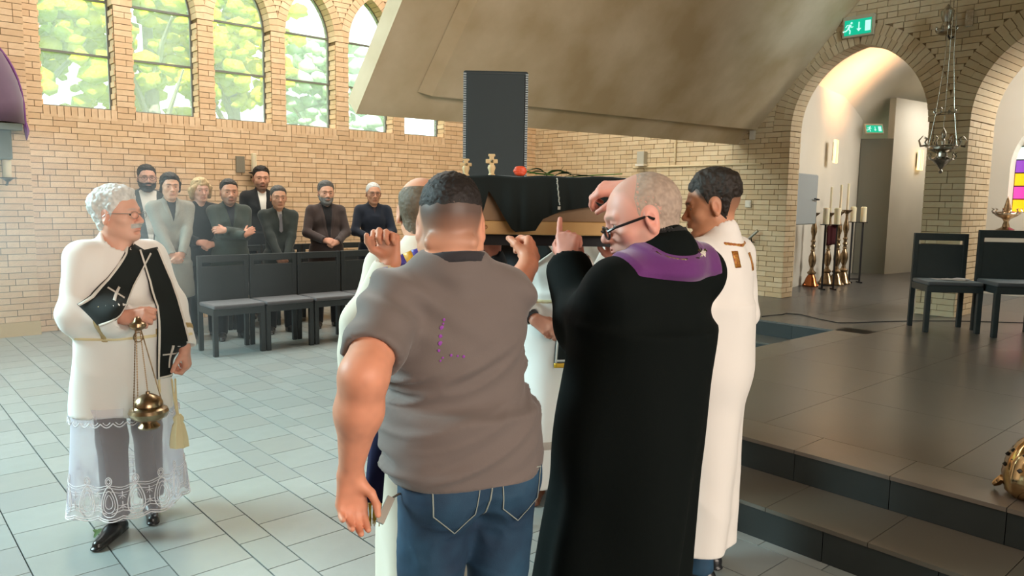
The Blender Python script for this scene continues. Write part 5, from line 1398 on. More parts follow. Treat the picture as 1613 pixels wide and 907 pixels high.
def bystander(label, x, y, H, aim, face, hairf, top, pose='clasp', girth=1.0, skin=S(206, 158, 132), yaw=0, pitch=-4, legs=(.02, .02, .022), belly=0.0, coat_to=.80, shoe=(.02, .02, .02), vox=.0115):
    hd = math.degrees(math.atan2(aim[1]-y, aim[0]-x))
    fig = Fig((x, y, 0), hd, H, girth, skin); face = dict(face); face.setdefault('vox', .0052); face['size'] = face.get('size', 1.0)*1.13
    fig.head(yaw, pitch, 0, face)
    hairf(fig)
    if pose == 'clasp':
        z = .93
        fig.arm(1, (.045, .235, z), (1, -.5, -.4), (-.55, .25, -.75), (.35, .9, .1), (-.6, .1, .8), .55, .5)
        fig.arm(-1, (-.050, .225, z+.03), (-1, -.5, -.4), (.60, .22, -.70), (-.35, .9, .1), (.6, .1, .8), .45, .5)
    elif pose == 'claspmid':
        z = 1.08
        fig.arm(1, (.085, .245, z), (1, -.5, -.6), (-.85, .30, -.2), (.15, .8, .5), (-.1, -.3, .9), .55, .5)
        fig.arm(-1, (-.075, .265, z-.02), (-1, -.5, -.6), (.85, .15, -.25), (-.15, .8, .5), (.1, -.3, .9), .7, .5)
    elif pose == 'cross':
        fig.arm(1, (-.10, .235, 1.17), (1, -.2, -.9), (-.8, -.1, .45), (0, .9, .3), (0, .3, .9), .3, .3)
        fig.arm(-1, (.08, .20, 1.22), (-1, -.2, -.9), (.9, -.35, .05), (0, .9, .3), (0, .3, .9), .3, .3)
    elif pose == 'side':
        fig.arm(1, (.235, .03, .86), (.4, -1, 0), (0, .1, -1), (1, 0, 0), (0, 1, 0), .35, .3)
        fig.arm(-1, (-.235, .03, .86), (-.4, -1, 0), (0, .1, -1), (-1, 0, 0), (0, 1, 0), .35, .3)
    fig.leg(1); fig.leg(-1)
    sd = Sdf(); fig.trousers(sd); sd.half((0, 0, .05), (0, 0, 1)); fig.garment('trousers', sd, cloth(legs), vox=.014)
    fig.shoes(shoe)
    sd = Sdf(); fig.torso(sd, .012, belly=belly); fig.sleeves(sd)
    sd.skirt((0, 0, 1.0), (0, 0, coat_to), (.165*girth+belly*.4, .125*girth+belly*.4), (.185*girth+belly*.3, .140*girth+belly*.3), k=.04, folds=3, amp=.006)
    if coat_to < .78: sd.skirt((0, 0, .85), (0, 0, coat_to), (.180*girth, .135*girth), (.20*girth, .155*girth), k=.04, folds=5, amp=.008)
    if top.get('collar', True): sd.cap(fig.neck+v3(0, -.012, -.02), fig.neck+v3(0, -.012, .025), .078, .066, k=.02); sd.cap(fig.neck+v3(0, .01, .02), fig.neck+v3(0, .03, .12), .056, .060, k=.004, op=2)
    V, F, N = fig.garment(top.get('name', 'jacket'), sd, top['mat'], vox=vox, disp=wrinkles(.005, 9, (1, 1, .8), seed=int(x*100)))
    if 'open' in top: jacket_open(fig, V, F, N, top['open'], **top.get('kw', {}))
    return fig, (V, F, N)

def short_hair(color, t=.012, front=.083, temple=.036, nape=-.085, noise=.003, quiff=0.0, crown=None):
    def fn(fig):
        def th(L):
            q = t*(.20+.95*np.clip((L[:, 2]-.025)/.06, 0, 1))+.004*np.clip(-L[:, 1]*10, 0, 1); q = q+quiff*np.exp(-(((L[:, 1]-.06)/.05)**2))*np.clip((L[:, 2]-.05)/.04, 0, 1)
            return q
        fig.hair(lambda L: hairline(L, front, temple, nape), th, color, noise)
    return fn

AIM = (2.5, 2.6); CAMXY = (0.2, 0.0)
WHITE = cloth(S(226, 224, 216)); BLACK = cloth((.016, .018, .02)); CHAR = cloth((.035, .045, .045)); GREENG = cloth(S(62, 70, 64)); GREYC = cloth(S(148, 148, 138), var=(60, .25, S(120, 120, 112)))
BROWNJ = cloth(S(66, 56, 54)); NAVY = cloth(S(28, 36, 50))

# bearded man in glasses at the back
f, g = bystander('x', 2.80, 9.82, 1.955, (1.4, 0), dict(hairc=DK, nose=1.1, stubble=[(beard_mask(), .8, DK)], jaw=1.1, fat=.006), short_hair(DK, .010, .078, .022), dict(mat=CHAR, open=WHITE, kw=dict(vw=.085, vlow=.80)), 'side', 1.05, S(205, 160, 138))
f.hair(beard_dist, .012, DK, .002, name='beard'); f.glasses((.02, .02, .02))
f.finish('bearded person in glasses and dark jacket over white shirt, far left of the back row', 'people by the back wall')
# young man in long grey coat
def med_hair(color, parts, col2=None, t=.018, front=.070):
    def fn(fig):
        fig.hair(lambda L: hairline(L, front, .03, -.085), t, color, .004)
        sd = Sdf(); sd.M = fig.HM
        for a, b, r0, r1 in parts: sd.cap(a, b, r0, r1, k=.016)
        sd.M = Matrix.Identity(4)
        V, F, N = sd.mesh(.006, wrinkles(.003, 60, (1, 1, .25))); L = local_of(fig.HM, V); c = np.array(color(L) if callable(color) else np.tile(color, (len(V), 1)))
        fig.kids.append(('hair_lock', V, F, M_HAIR, np.clip(c*(1+.3*vnoise(L*np.array([120, 120, 30]), 5)[:, None]), 0, 1), None))
    return fn
f, g = bystander('x', 2.69, 8.62, 1.835, (1.9, 1.0), dict(hairc=DK, jaw=.98, size=.97), med_hair((.018, .014, .011), [((-.02, .062, .088), (-.075, .02, .030), .018, .016), ((-.075, .02, .03), (-.080, -.02, -.045), .017, .014), ((.0, .066, .090), (.070, .03, .035), .018, .014), ((.072, .02, .03), (.078, -.02, -.050), .015, .013), ((-.05, -.07, -.03), (.05, -.07, -.04), .03, .03)]), dict(mat=GREYC, name='coat', open=cloth((.02, .02, .022)), kw=dict(vw=.045, vlow=1.27, lapel=.045, lap_mat=GREYC)), 'clasp', 1.0, S(214, 168, 140), coat_to=.50)
V, F, N = g
f.finish('young person with swept dark hair in a long light grey coat, hands clasped', 'people between the chair rows')
# blonde woman in black
BL = lambda L: np.tile(np.array(S(196, 168, 126)), (len(L), 1))*(1-.35*np.clip((-.0-L[:, 2])/.1, 0, 1))[:, None]
f, g = bystander('x', 3.07, 8.80, 1.80, (1.6, 0), dict(hairc=S(120, 92, 60), jaw=.92, size=.95, browk=.5), med_hair(BL, [((.0, .058, .098), (-.078, .035, .030), .026, .024), ((-.078, .03, .03), (-.086, .0, -.065), .026, .020), ((-.01, .058, .098), (.078, .035, .020), .026, .024), ((.078, .03, .02), (.086, .0, -.065), .026, .020), ((-.07, -.05, -.01), (-.06, -.06, -.085), .04, .026), ((.07, -.05, -.01), (.06, -.06, -.085), .04, .026), ((0, -.08, .02), (0, -.085, -.08), .05, .035), ((-.05, .07, .075), (.02, .082, .060), .016, .012)]), dict(mat=BLACK, name='blouse', collar=False), 'claspmid', 1.02, S(222, 178, 156), yaw=8)
f.finish('blonde person with bobbed hair in a black top, half behind crossed arms', 'people between the chair rows')
# man with folded arms
f, g = bystander('x', 3.29, 8.52, 1.785, (1.8, 0), dict(hairc=(.03, .028, .026), nose=1.15, jaw=1.06, fat=.004, stubble=[(beard_mask(), .55, (.09, .085, .08))]), short_hair((.03, .028, .026), .010), dict(mat=GREENG, open=cloth(S(44, 46, 52)), kw=dict(vw=.05, vlow=1.22, lapel=.035, lap_mat=GREENG)), 'cross', 1.08, S(200, 150, 124), belly=.02)
f.finish('stubble-bearded person in grey-green jacket standing with folded arms', 'people between the chair rows')
# tall man in black jacket
f, g = bystander('x', 4.22, 9.80, 1.99, (1.6, 0), dict(hairc=DK, jaw=1.08, nose=1.05, stubble=[(beard_mask(), .6, (.04, .03, .025))]), short_hair(DK, .014, quiff=.010), dict(mat=BLACK, open=WHITE, kw=dict(vw=.050, vlow=1.02, lapel=.03, lap_mat=BLACK)), 'side', 1.05, S(208, 158, 132))
f.finish('tall person with dark quiff in black jacket and open white collar, beside the candle sconce', 'people by the back wall')
# man with tie
f, g = bystander('x', 3.90, 8.58, 1.725, (1.9, 0), dict(hairc=(.06, .055, .05), nose=1.15, jaw=1.0, browc=DK, browk=1.0), short_hair((.06, .056, .052), .012), dict(mat=cloth(S(50, 57, 54)), open=cloth(S(170, 168, 165)), kw=dict(vw=.030, vlow=1.24, lapel=.04, lap_mat=cloth(S(50, 57, 54)))), 'clasp', 1.02, S(196, 148, 120))
V, F, N = g; m = MB(); yy = float(V[(np.abs(V[:, 0]) < .02) & (V[:, 2] > 1.33) & (V[:, 2] < 1.38), 1].max())
m.raw([(-.012, yy+.004, 1.44), (.012, yy+.004, 1.44), (.020, yy+.012, 1.24), (0, yy+.012, 1.22), (-.020, yy+.012, 1.24), (-.012, yy-.01, 1.44), (.012, yy-.01, 1.44), (.020, yy-.02, 1.24), (0, yy-.02, 1.22), (-.020, yy-.02, 1.24)], [(0, 1, 2, 3, 4), (9, 8, 7, 6, 5), (0, 5, 6, 1), (1, 6, 7, 2), (4, 9, 5, 0)])
f.piece('tie', m, cloth(S(120, 118, 122)))
f.finish('grey-haired person in dark green suit and tie, hands low on the chair back', 'people between the chair rows')
# man in brown jacket
f, g = bystander('x', 4.53, 8.60, 1.795, (2.2, 0), dict(hairc=(.10, .10, .10), nose=1.1, jaw=1.08, fat=.005, stubble=[(beard_mask(), .55, (.22, .21, .20))], browc=DK), short_hair((.085, .083, .08), .016, quiff=.006), dict(mat=BROWNJ, open=cloth((.012, .012, .014)), kw=dict(vw=.060, vlow=1.02, lapel=.040, lap_mat=BROWNJ)), 'claspmid', 1.12, S(204, 156, 130), belly=.03)
f.hair(beard_dist, .005, (.20, .19, .18), .001, name='beard')
f.finish('person with greying goatee in brown blazer over black shirt, hands clasped at the waist', 'people between the chair rows')
# man in navy shirt
f, g = bystander('x', 5.22, 8.62, 1.80, (2.2, 0), dict(hairc=(.42, .42, .40), nose=1.05, browc=(.1, .1, .1), under=(lambda L: np.clip(hairline(L, .085, .03)*60, 0, 1)*.5, (.4, .4, .38))), short_hair((.48, .48, .46), .005, .088, .028), dict(mat=NAVY, name='shirt', open=cloth(S(60, 52, 60)), kw=dict(vw=.02, vlow=1.38)), 'claspmid', 1.05, S(196, 146, 118))
f.glasses((.03, .03, .03), rim=True); f.finish('white-haired person in rimmed glasses and navy shirt, nearest the raised hand', 'people between the chair rows')
# ------------------------------------------------------------------ foreground figures
IR = Vector(_r0.tolist()); AW = Vector((_f[0], _f[1], 0)).normalized(); ZU = Vector((0, 0, 1))
M_ALB = cloth(S(236, 232, 226), rough=.8, sheen=.3)
M_BLKST = cloth((.010, .014, .013), rough=.8); M_TRIM = mat('white_bead_trim', S(224, 218, 208), rough=.5, bump=(300, .8, .002))
M_GOLD = mat('gold_thread', S(206, 160, 40), rough=.4, metal=.4, bump=(260, .6, .001))
M_GALLOON = mat('gold_galloon', S(186, 160, 112), rough=.5, metal=.2, bump=(260, .8, .001))
M_FRINGE = mat('cream_fringe', S(226, 210, 166), rough=.8)

def ribbon(fig, name, V, F, path, width, mt, label=None, axis=(0, -1, 0), lift=.004, thick=.004, nc=7, step=.02):
    P, Q, pts = drape(BVHTree.FromPolygons([tuple(v) for v in V], [tuple(f) for f in F.tolist()]) if not isinstance(V, BVHTree) else V, F, path, width, thick, lift, step, nc, axis)
    fig.kids.append((name, P, Q, mt, None, label)); return bvh(P, Q)
def bvh(V, F): return BVHTree.FromPolygons([tuple(v) for v in V], [tuple(f) for f in F.tolist()])
def offset_path(path, o):
    P = [np.array(p, float) for p in path]; out = []
    for i, p in enumerate(P):
        t = unit(P[min(i+1, len(P)-1)]-P[max(i-1, 0)]); out.append(tuple(p+np.array([t[1], -t[0]])*o))
    return out
def band(fig, name, V, F, N, dist, mt, t=.004, slope=.6, label=None):
    P, Q, n2, u = shell(V, F, N, dist, t, slope=slope, under=.003)
    if len(Q): fig.kids.append((name, P, Q, mt, None, label))
def fringe(fig, a, b, length, n, mt, label=None, sway=.006, name='fringe', r=.0022):
    m = MB(); a = Vector(a); b = Vector(b)
    for i in range(n):
        p = a+(b-a)*((i+.5)/n); s_ = sway*math.sin(i*2.3)
        m.tube([p, p+Vector((s_, s_*.5, -length*.5)), p+Vector((s_*1.6, 0, -length*(.92+.08*math.sin(i*5))))], [r, r*1.2, r*.6], 5)
    o = (name, np.array(m.v), m.f, mt, None, label); fig.kids.append(o)

# ================================================================= man in the grey polo shirt, back to the camera
f = Fig((1.225, 1.550, 0), 76, 1.725, 1.09, S(220, 160, 130), lean=(-.040, .035), wid=.92); POLO = f
for q in (-1, 1): f.sh[q] = f.sh[q]-v3(0, 0, .038)
HC = (.016, .012, .011)
fade = lambda L: np.clip((L[:, 2]+.080)/.105, 0, 1)**1.0*np.clip(hairline(L, .072, .03, -.085)*50, 0, 1)*.90
f.head(-22, -6, 0, dict(vox=.0036, size=1.07, fat=.012, jaw=1.15, neck=1.30, fold=True, hairc=HC, under=(fade, (.060, .052, .050))), off=(0, .01, -.060))
f.hair(lambda L: np.minimum(hairline(L, .072, .03, -.085), L[:, 2]-.042+.006*vnoise(L*60, 2)), lambda L: .004+.012*np.clip((L[:, 2]-.04)/.06, 0, 1), HC, .0022, 190, slope=.18)
_hl = f.w2l(PX(838, 414, 2.50))
f.arm(1, PX(832, 418, 2.52), -ZU-IR*.5+AW*.2, (PX(846, 374, 2.60)-PX(836, 416, 2.48)), -AW*.7+IR*.7, -IR*.5+ZU*.8, (.75, .8, .85, .9), .7, 'full', world=True, fat=1.12, hsc=1.16)
f.arm(-1, PX(552, 745, 1.80), -AW-IR*.02, -ZU+IR*.02, AW*.9-IR*.4, IR, (.30, .34, .40, .46), .55, 'full', world=True, fat=1.16, hsc=.92, up=.27, fo=.265, spread=.02)
f.leg(1, (.13, .0, 0)); f.leg(-1, (-.13, .02, 0))
sd = Sdf(); f.trousers(sd, .006, (.094, .074, .064)); sd.half((0, 0, .04), (0, 0, 1)); sd.half((0, 0, 1.02), (0, 0, -1))
for q in (-1, 1): sd.ell((q*.078, -.088, .895), (.088, .062, .105), k=.03)
M_DENIM = mat('blue_denim', S(40, 76, 102), rough=.75, var=(7, .9, S(24, 46, 70)), bump=(420, .5, .001)); M_STITCH = mat('pale_stitching', S(150, 158, 150), rough=.8)
jw = wrinkles(.0035, 12, (1, 1, 1.6), 4)
V, F, N = f.garment('jeans', sd, M_DENIM, .0075, jw); B = bvh(V, F)
def stitched(fig, B, path, w=.0035, mt=M_STITCH, axis=(0, 1, 0), name='seam', lift=.0012): 
    P, Q, pts = drape(B, None, path, w, .0012, lift, .012, 3, axis); fig.kids.append((name, P, Q, mt, None, None))
for q, s_ in ((-1, 1.0), (1, 1.0)):
    px_ = [(q*.030, .945), (q*.155, .938), (q*.150, .850), (q*.092, .795), (q*.040, .842), (q*.030, .945)]
    stitched(f, B, px_, .003, name='pocket_seam'); stitched(f, B, [(q*.036, .936), (q*.150, .929)], .003, name='pocket_seam')
stitched(f, B, [(0, .985), (.004, .90), (0, .82)], .004, name='back_seam'); stitched(f, B, [(-.17, .975), (0, .968), (.17, .975)], .003, name='yoke_seam'); stitched(f, B, [(-.17, 1.0), (0, .99), (.17, 1.0)], .003, name='waistband_seam')
f.shoes((.03, .03, .03))
sd = Sdf(); f.torso(sd, .020, low=.955, belly=.035, k=.06); sd.skirt((0, .005, 1.08), (0, -.005, .918), (.198, .165), (.212, .172), k=.05, folds=4, amp=.005)
f.sleeves(sd, .078, .078, sides=(-1,), upper_to=.62); f.sleeves(sd, .080, .080, sides=(1,), upper_to=.62)
sd.cap(f.neck+v3(0, -.016, -.04), f.neck+v3(0, -.014, -.012), .092, .084, k=.03); sd.half(tuple(f.neck+v3(0, -.02, .024)), (0, .15, -1))
def polo_disp(V, N):
    x, y, z = V[:, 0], V[:, 1], V[:, 2]; th = np.arctan2(x, -y)
    w = vnoise(V*4, 1)*.9+vnoise(V*2.0, 2)*1.2
    ph = 0
    low = np.clip((1.34-z)/.12, 0, 1)*np.clip((z-.90)/.05, 0, 1); amp = .024*(.30+.70*np.clip(vnoise(V*5+9, 3)*1.4+.3, 0, 1))
    q = z-.42*x+.10*np.abs(y); P = np.stack([x*2.6, y*2.6, q*17+w*.35], 1); rid = 1-np.abs(vnoise(P, 21))*2.2; P2 = np.stack([x*4+5, y*4, q*31+w*.4], 1); rid2 = 1-np.abs(vnoise(P2, 33))*2.2
    d = amp*low*(rid+.45*rid2-.3)
    up = np.clip((z-1.22)/.1, 0, 1); ph2 = (x*.9+(z-1.4)*1.1)*46+w*2.2; d += .0075*up*np.sin(ph2)*np.clip(vnoise(V*5+3, 8)+.35, 0, 1)
    return d+.002*vnoise(V*16, 6)
M_POLO = cloth(S(112, 102, 98), rough=.75, sheen=.2)
sd.ell(f.chest+v3(0, 0, -.04), (.185, .135, .15), k=.06)
V, F, N = f.garment('polo_shirt', sd, M_POLO, .0072, polo_disp); B = bvh(V, F)
sd = Sdf(); sd.cap(f.neck+v3(0, -.016, -.05), f.neck+v3(0, -.014, .006), .096, .088, k=.02, flat=((0, 0, 1), .6)); sd.half(tuple(f.neck+v3(0, 0, -.022)), (0, .25, 1)); sd.half(tuple(f.neck+v3(0, 0, .012)), (0, -.2, -1))
f.garment('collar', sd, cloth(S(52, 50, 54)), .006)
# faded purple print between the shoulder blades
rs_ = np.random.RandomState(3); m = MB()
for (x, z, r_) in [(-.110, 1.345, .004), (-.116, 1.325, .006), (-.122, 1.305, .005), (-.124, 1.288, .006), (-.128, 1.270, .004), (-.120, 1.252, .003), (-.100, 1.258, .004), (-.085, 1.256, .003), (-.070, 1.254, .004), (-.112, 1.335, .003), (-.126, 1.245, .003)]:
    h_ = B.ray_cast(Vector((x, -1, z)), Vector((0, 1, 0)))
    if h_[0] is not None: m.lathe([(0, -.0012), (r_, 0), (0, .0012)], 8, M=Matrix.Translation(h_[0]-Vector((0, .0012, 0))) @ Matrix.Rotation(R(90), 4, 'X'))
f.piece('print', m, mat('purple_print', S(140, 60, 160), rough=.7))
# key fob at the pocket
m = MB(); m.box((-.010, -.006, -.035), (.010, .006, .035), M=Matrix.Translation(f.w2l(PX(607, 803, 1.90)).tolist()) @ Matrix.Rotation(R(-30), 4, 'X') @ Matrix.Rotation(R(35), 4, 'Y')); m.tube([Vector(f.w2l(PX(616, 785, 1.93))), Vector(f.w2l(PX(628, 778, 1.93))), Vector(f.w2l(PX(638, 776, 1.95)))], .003, 6)
f.piece('key_fob', m, mat('chrome_fob', S(130, 126, 118), rough=.3, metal=.9), 'metal key fob at the jeans pocket')
f.finish('broad person with shaved nape in grey polo shirt and blue jeans, back to viewer', hand_vox=.0045)

# ================================================================= clergyman in the black robe with the purple collar
f = Fig((1.680, 1.418, 0), 84, 1.740, .94, S(222, 160, 142), lean=(.090, -.060), wid=1.02); CLER = f
f.sh[-1] = f.sh[-1]-v3(0, 0, .035)
WH = (.36, .34, .32)
thin = lambda L: np.clip(hairline(L, .105, .05)*50, 0, 1)*(.30+.30*np.clip((-L[:, 1]+.02)/.05, 0, 1)*np.clip((.10-L[:, 2])/.05, 0, 1))
f.head(54, -15, 0, dict(vox=.0030, size=1.07, fat=.010, jaw=1.12, nose=1.12, neck=1.25, hairc=WH, browc=S(120, 96, 80), browk=.6, under=(thin, S(150, 130, 114)), stubble=[(beard_mask(), .28, S(190, 176, 166))], look=(0, .9, -.35)), off=(0, .018, -.046))
f.hair(lambda L: np.minimum(hairline(L, .105, .05, -.07)-.004, .02-L[:, 1]-.5*np.clip(L[:, 2]-.06, 0, 1)), .0022, S(170, 150, 134), .0010, 200, slope=.06)
f.glasses((.015, .012, .012), .024, .015, .0034, drop=.012)
# his left arm reaches up to the coffin, the right one over it
f.arm(-1, PX(893, 412, 2.50), -ZU+IR*.05, (PX(896, 345, 2.55)-PX(893, 412, 2.50)), -AW-IR*.4, -IR, (.06, .70, .80, .85), .5, world=True, hsc=1.0, up=.29, fo=.26)
f.arm(1, PX(990, 296, 2.50), AW*.8-ZU*.8-IR*.2, -IR*1-ZU*.05+AW*.25, ZU*.8-AW*.5, -AW*.6-ZU*.5, (.45, .55, .6, .65), .5, world=True, up=.29, fo=.26)
f.leg(1); f.leg(-1); f.shoes((.02, .02, .02))
sd = Sdf(); f.torso(sd, .016, k=.07); rr = f.dirl(-IR)
f.sleeves(sd, .074, .086, .076, k=.06, to=.84, sides=(-1,)); f.sleeves(sd, .060, .064, .060, k=.05, to=.78, sides=(1,))
a, e, w, D = f.arms[-1]; sd.cap(e+v3(0, 0, -.00), e+v3(0, 0, -.05)-rr*.04, .078, .060, k=.05)
sd.cap(f.chest+v3(0, 0, .02), f.belly+v3(0, 0, -.05), .150, .155, k=.08, flat=((0, 1, 0), .9))
c1 = v3(0, 0, .03)+rr*.035
sd.skirt(f.chest+v3(0, 0, -.05), c1, (.176, .160), (.225, .215), k=.14, folds=6, amp=.020, f2=3, amp2=.018)
sd.cap(f.neck+v3(0, -.015, -.03), f.neck+v3(0, -.012, .000), .100, .086, k=.04)
M_ROBE = cloth((.0030, .0052, .0048), rough=.85, sheen=0.0); M_ROBE.node_tree.nodes['Principled BSDF'].inputs['Specular IOR Level'].default_value = .12
V, F, N = f.garment('black_robe', sd, M_ROBE, .0078, wrinkles(.004, 6, (1, 1, .35), 12))
C0 = f.neck+v3(.02, -.035, -.03); rel = V-C0; rad = np.sqrt((rel[:, 0]/1.25)**2+(rel[:, 1])**2+(rel[:, 2]*.9)**2); ang = np.clip((.035-rel[:, 1])/.1, -1, 1)
rxy = np.sqrt((V[:, 0]-f.neck[0])**2+(V[:, 1]-f.neck[1]+.022)**2)
band(f, 'purple_collar', V, F, N, np.minimum(np.minimum(np.minimum(.180-rxy, np.maximum(rxy-.090, 1.455-V[:, 2])), .060-rel[:, 1]), V[:, 2]-1.412-.25*np.abs(rel[:, 0])**1.5), cloth(S(98, 42, 108), rough=.8, sheen=.4), .010, .8)
# inner black stand collar, silver cord and clasp
sd = Sdf(); sd.cap(f.neck+v3(0, -.014, -.012), f.neck+v3(0, .002, .044), .092, .078, k=.02); sd.cap(f.neck+v3(0, .0, -.03), f.neck+v3(0, .018, .15), .075, .075, k=.004, op=2); sd.half(tuple(f.neck+v3(0, 0, -.012)), (0, 0, 1)); f.garment('stand_collar', sd, cloth((.012, .012, .012)), .005)
m = MB(); P0 = []
for a in np.linspace(-.2, 1.9, 22):
    p = f.neck+v3(.098*math.cos(-a*1.0-.35), -.020+.098*math.sin(-a-.35), .012-.006*math.cos(a)); P0.append(p)
band(f, 'silver_cord', V, F, N, np.minimum(np.minimum(.0035-np.abs(rxy-.096), -.01-rel[:, 1]), V[:, 2]-1.445), M_SILVER, .012, 2.0)
e_ = P0[7]; m.box((-.012, -.004, -.030), (.012, .004, .004), M=Matrix.Translation(e_.tolist()) @ Matrix.Rotation(R(-25), 4, 'Z')); m.lathe([(0, -.008), (.008, 0), (0, .008)], 8, center=tuple(e_+v3(.012, -.002, .003))); m.lathe([(0, -.008), (.008, 0), (0, .008)], 8, center=tuple(e_+v3(-.012, -.002, .003)))
f.piece('silver_cord', m, M_SILVER, 'silver cord with small clasp at the nape')
f.finish('clergyman in glasses and black robe with purple collar, reaching over the coffin', hand_vox=.0042)

# ================================================================= boy in the white tunic
f = Fig((2.73, 1.79, 0), 96, 1.725, .93, S(196, 140, 108), wid=.98); BOY = f
BH = (.020, .014, .010)
f.head(30, -10, 0, dict(vox=.0034, size=1.08, jaw=.92, nose=1.0, neck=.95, hairc=BH, browk=1.0, look=(0, .85, -.45), under=(lambda L: np.clip((L[:, 2]+.06)/.10, 0, 1)*np.clip(hairline(L)*70, 0, 1)*.85, BH)))
f.hair(lambda L: hairline(L, .064, .046, .012)-.004, lambda L: .010+.022*np.clip((L[:, 2]-.02)/.06, 0, 1)+.010*np.exp(-((L[:, 1]-.07)/.03)**2), BH, .004, 80, slope=.55)
f.arm(-1, (-.20, .20, 1.02), (-.4, -1, 0), (0, .6, -.8), (-1, 0, 0), (0, 1, 0), .4, .4)
f.arm(1, (.20, .16, .98), (.5, -1, 0), (-.2, .5, -.8), (1, 0, 0), (0, 1, 0), .4, .4)
f.leg(1, (.10, .02, 0)); f.leg(-1, (-.07, -.03, 0))
sd = Sdf(); f.trousers(sd, 0, (.08, .062, .058)); sd.half((0, 0, .05), (0, 0, 1)); f.garment('jeans', sd, M_DENIM, .012); f.shoes((.012, .013, .015), (10, 14))
sd = Sdf(); f.torso(sd, .022, k=.06); f.sleeves(sd, .072, .062, .056)
sd.skirt(f.chest+v3(0, 0, -.08), tuple(f.dirl(-IR)*.05+v3(0, 0, .165)), (.172, .145), (.205, .185), k=.06, folds=5, amp=.010, f2=3, amp2=.012)
sd.cap(f.neck+v3(0, -.014, -.03), f.neck+v3(0, -.012, .045), .088, .068, k=.02); sd.cap(f.neck+v3(0, .0, .02), f.neck+v3(0, .015, .15), .059, .066, k=.004, op=2)
sd.cap(f.chest+v3(0, 0, .0), f.belly+v3(0, 0, -.12), .158, .165, k=.10, flat=((0, 1, 0), .84))
V, F, N = f.garment('white_tunic', sd, M_ALB, .0080, wrinkles(.0035, 8, (1, 1, .6), 15)); B = bvh(V, F)
M_EMB = mat('gold_red_embroidery', S(196, 150, 56), rough=.4, metal=.3, var=(160, 1, S(150, 50, 40)), bump=(260, 1, .002))
band(f, 'collar_embroidery', V, F, N, np.minimum(.006-np.abs(V[:, 2]-(f.neck[2]-.012+.10*np.abs(V[:, 0]-f.neck[0]))), np.minimum(.10-np.abs(V[:, 0]), .0-V[:, 1]+.02)), M_EMB, .002, .8)
for (path, wd) in (([(-.060, 1.452), (-.060, 1.385)], .034), ([(.085, 1.440), (.088, 1.365)], .030)): ribbon(f, 'embroidery', B, None, path, wd, M_EMB, axis=(0, 1, 0), lift=.0015, thick=.0016, nc=4)
f.finish('young person with dark fade haircut in long white embroidered tunic, profile to the left', hand_vox=.006)

# ================================================================= bearer in the cream alb, left hand raised
f = Fig((1.670, 2.360, 0), 58, 1.68, .88, S(218, 160, 130), lean=(-.03, .02), wid=.88); ALB = f
GH = S(120, 104, 86)
bald = lambda L: np.clip(hairline(L, .07, .04)*60, 0, 1)*np.clip((.085-L[:, 2])/.03, 0, 1)*.75
f.head(-4, -6, 0, dict(vox=.0045, size=1.12, neck=1.1, hairc=GH, under=(bald, S(96, 84, 70))))
f.hair(lambda L: np.minimum(hairline(L, .07, .04), .080-L[:, 2]), .006, S(104, 92, 76), .0018, 170, slope=.2)
f.arm(-1, PX(616, 414, 2.70), -ZU-IR*.5, ZU*.95-IR*.12, AW*.8+IR*.2, -IR, (.85, .88, .9, .9), .8, world=True, hsc=1.14, spread=.04)
f.arm(1, PX(720, 400, 2.80), -ZU+IR*.3, ZU, AW, IR, .6, .4, world=True)
f.leg(1); f.leg(-1); f.shoes((.03, .02, .02))
sd = Sdf(); f.torso(sd, .018, k=.06); f.sleeves(sd, .060, .060, .058, k=.04, to=.86)
a, e, w, D = f.arms[-1]; dl = f.dirl(-IR)
sd.cap(e, e+dl*.02+v3(0, 0, -.10), .066, .058, k=.06); sd.cap(e+dl*.02+v3(0, 0, -.10), e+dl*.045+v3(0, 0, -.21), .056, .050, k=.05, flat=(f.dirl(AW), .7))
sd.skirt(f.chest+v3(0, 0, -.08), (0, 0, .04), (.180, .145), (.205, .195), k=.06, folds=7, amp=.012, f2=4, amp2=.010)
sd.cap(f.neck+v3(0, -.014, -.03), f.neck+v3(0, -.012, .02), .090, .074, k=.03)
V, F, N = f.garment('cream_alb', sd, cloth(S(226, 214, 196), rough=.8, sheen=.3), .0085, wrinkles(.0045, 8, (1, 1, .6), 22)); B = bvh(V, F)
M_BLUE = mat('royal_blue_satin', S(70, 64, 160), rough=.4, sheen=.3); M_GOLDSAT = mat('gold_satin', S(232, 182, 48), rough=.4, sheen=.3, var=(60, .6, S(180, 120, 30)))
pth = [(-.215, 1.385), (-.185, 1.412), (-.155, 1.430), (-.125, 1.446), (-.095, 1.460), (-.065, 1.474), (-.03, 1.486), (.01, 1.492)]
for i in range(len(pth)-1):
    ribbon(f, 'stole_segment', B, None, [pth[i], pth[i+1]], .038, M_GOLDSAT if i % 2 == 0 else M_BLUE, axis=(0, 1, 0), lift=.005, thick=.005, nc=6, step=.012)
